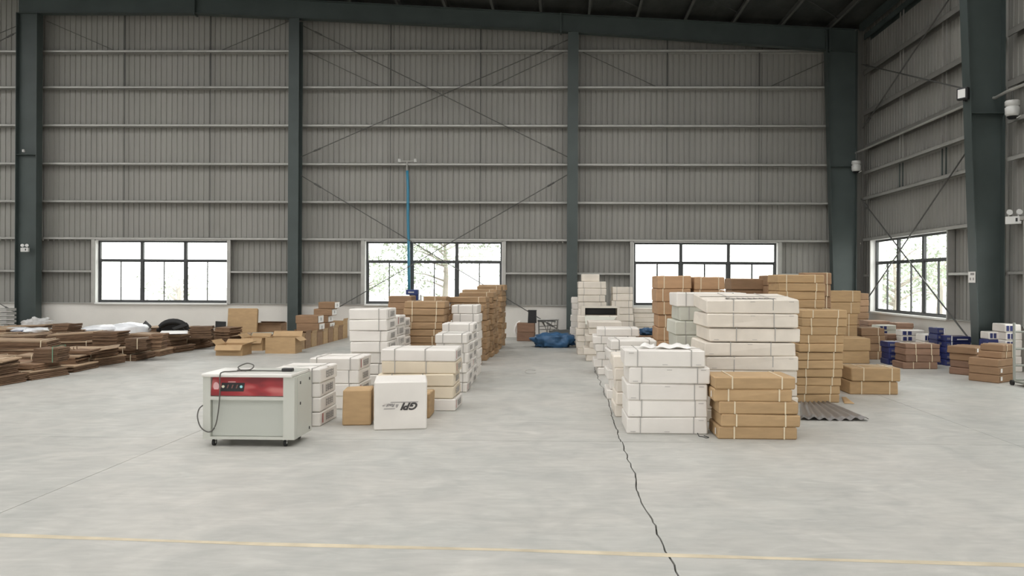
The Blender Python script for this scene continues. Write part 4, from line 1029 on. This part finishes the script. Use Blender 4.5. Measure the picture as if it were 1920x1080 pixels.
MB().tube(spl([onY(u, v, 21.6) for u, v in ((976, 603), (970, 607), (966, 616), (967, 626), (972, 632))]), .035, 8).build('strip', 'paper', ws, True)
db = thing('dark_sacking', 'dark sacking slumped behind the blue tarpaulin', 'sack'); 
blob('sacking', None, None, (onY(1055, 527, 21.2).x, 21.3, 0), .42, .3, .16, 'purlin', amp=.15, seed=21, parent=db)

A = gr(1500, 757); B = gr(1553, 757); C = gr(1629, 790); D = gr(1502, 788.5)
sheet('corrugated_sheet', 'grey corrugated plastic sheet lying on the floor right of brown boxes', 'plastic sheet', [A.xy, B.xy, C.xy, D.xy], [.004] * 4, 'grey_sheet', .005, nx=60, ny=6,
      wave=lambda s, t: .016 + .016 * math.sin(s * 6.5 * 2 * math.pi) + .01 * t * math.sin(s * 9))
A = gr(1583, 757); B = gr(1602, 757.5); C = gr(1586, 745); D = gr(1578, 745)
sheet('cardboard_sheet', 'flat brown cardboard scrap at the foot of the leaning column', 'cardboard', [A.xy, B.xy, C.xy, D.xy], [.003] * 4, 'kraft', .005, nx=4, ny=3)
zt_ = onY(1250, 657, gr(1250, 814).y).z + .004
for lab, q, s_ in (('curled white paper strip on the floor crack stack, left piece', ((1198, 657, 8.55), (1228, 657, 8.55), (1226, 652, 8.9), (1204, 652, 8.9)), 1), ('curled white paper strip on the floor crack stack, right piece', ((1230, 658, 8.5), (1296, 657, 8.5), (1290, 651, 8.9), (1238, 652, 8.9)), 2)):
    P = [onY(u, v, Y) for u, v, Y in q]
    sheet('paper_strip', lab, 'paper', [(p.x, p.y) for p in P], [zt_] * 4, 'paper', .004, wave=lambda s, t: .012 + .012 * math.sin(s * 6.3 * s_) + .012 * t)
o = MB().tube(spl([gr(1308, 812, .02), gr(1311, 818, .004), gr(1318, 819, .004), gr(1324, 821, .004), gr(1329, 820, .012), gr(1320, 817, .004)]), .004, 6).build('strap_offcut', 'rubber', None, True); tag(o, 'black strap offcut on the floor between white and brown front stacks', 'strap')
o = MB().tube(spl([gr(1004, 694.5, .004), gr(990, 693.5, .004), gr(984, 697, .004), gr(992, 700.5, .004), gr(1005, 699.5, .004)]), .006, 6).build('strap_loop', 'strap_w', None, True); tag(o, 'thin loop of strap lying on the aisle floor', 'strap')

# navy post behind the brown boxes
nv = thing('navy_machine_post', 'navy post with bracket head showing above the brown boxes', 'machine', (onY(779, 527, 17.6).x, 17.7, 0))
def nx_(u): return onY(u, 527, 17.6).x - nv.location.x
def nz(v): return onY(779, v, 17.6).z
MB().box(nx_(774), nx_(783.5), -.06, .06, 0, nz(553)).build('post', 'navy_metal', nv)
MB().chamfer(nx_(760.5), nx_(783.5), -.08, .08, nz(553), nz(543), .01).build('head', 'navy_metal', nv)
MB().box(nx_(765), nx_(776), -.085, -.08, nz(549), nz(547)).build('slot', 'fixture', nv)
MB().box(nx_(786), nx_(789), -.05, .05, 0, nz(553)).build('side_post', 'fixture', nv)
MB().box(nx_(783.5), nx_(786), -.03, .03, nz(565), nz(562)).build('link', 'fixture', nv)

# grey trolley cut by the right picture edge
tr = thing('hand_trolley', 'grey steel hand trolley cut off by the right picture edge', 'trolley')
w0 = gr(1897, 722); L0 = Vector((w0.x + .04, w0.y, .07))
for dx in (0, .62):
    b0 = L0 + Vector((dx, 0, 0)); t0 = b0 + Vector((.10, .18, .95))
    MB().tube([b0, t0], .022, 8).build('upright', 'trolley', tr)
    MB().tube([b0 + Vector((0, .02, 0)), b0 + Vector((0, -.45, -.01))], .02, 8).build('base_bar', 'trolley', tr)
    MB().tube([b0 + Vector((-.05, .0, -.03)), b0 + Vector((-.015, .0, -.03))], .045, 14).build('wheel', 'rubber', tr)
for z in (.02, .25, .52, .80):
    p0 = L0 + Vector((.10, .18, .95)) * (z / .95) ; MB().tube([p0, p0 + Vector((.62, 0, 0))], .016, 8).build('cross_bar', 'trolley', tr)
MB().box(L0.x, L0.x + .62, L0.y - .45, L0.y, .045, .055).build('toe_plate', 'trolley', tr)

# ================================================================== what stands wholly behind the visible stacks, kept as one heap each
HID_C = [19, 20, 21, 22, 27, 28, 35, 36, 37, 38, 39, 40, 43, 44, 45, 46, 47, 48, 51, 52, 53, 54, 55, 56, 57, 60, 61, 62, 63, 64, 65, 66, 67, 68, 85, 86, 87, 88, 89, 90, 94, 95, 133, 134, 135, 136, 137, 144, 145, 146, 153, 161, 162, 163, 169, 170, 171, 172, 211, 219, 220, 221, 222, 226, 227, 228, 229, 233, 234, 235, 236, 244, 245, 246, 247, 248, 249, 253, 254, 255, 256, 257, 258, 260, 261, 263, 265, 266, 268, 270, 322, 324, 326, 350, 351, 355, 356, 360, 361, 370, 371, 372, 384, 385, 386, 395, 396, 397, 398, 401, 402, 403, 404, 407, 408, 409, 410, 413, 414, 415, 418, 419, 420]
HID_B = [7, 11, 16, 17, 18, 19, 23, 26, 27, 32, 33, 34, 35, 37, 38, 42, 43, 44, 45, 46, 48, 49, 53, 54, 55, 56, 57, 58, 60, 61, 63, 66, 67, 68, 69, 70, 73, 74]
def merge_hidden(stem, nums, parts, name, label, cat):
    bpy.context.view_layer.update()
    vs, fs, mi, mats = [], [], [], []
    for k in nums:
        r = bpy.data.objects.get(stem if k == 0 else '%s.%03d' % (stem, k))
        if r is None: continue
        for ch in list(r.children):
            if ch.name.split('.')[0] in parts:
                me = ch.data; m_ = me.materials[0]
                if m_ not in mats: mats.append(m_)
                o_ = len(vs); vs += [tuple(ch.matrix_world @ q.co) for q in me.vertices]
                for p in me.polygons: fs.append(tuple(i + o_ for i in p.vertices)); mi.append(mats.index(m_))
        for ch in list(r.children_recursive): bpy.data.objects.remove(ch)
        bpy.data.objects.remove(r)
    me = bpy.data.meshes.new(name); me.from_pydata(vs, [], fs)
    for m_ in mats: me.materials.append(m_)
    me.polygons.foreach_set('material_index', mi)
    o = link(name, me); return tag(o, label, cat, kind='stuff')
merge_hidden('carton', HID_C, ('body', 'strap'), 'hidden_carton_stock', 'cartons buried inside and behind the visible stacks', 'cartons')
merge_hidden('cardboard_bundle', HID_B, ('sheets', 'top_sheet'), 'buried_cardboard', 'flattened cardboard buried deep inside the brown pile', 'cardboard')
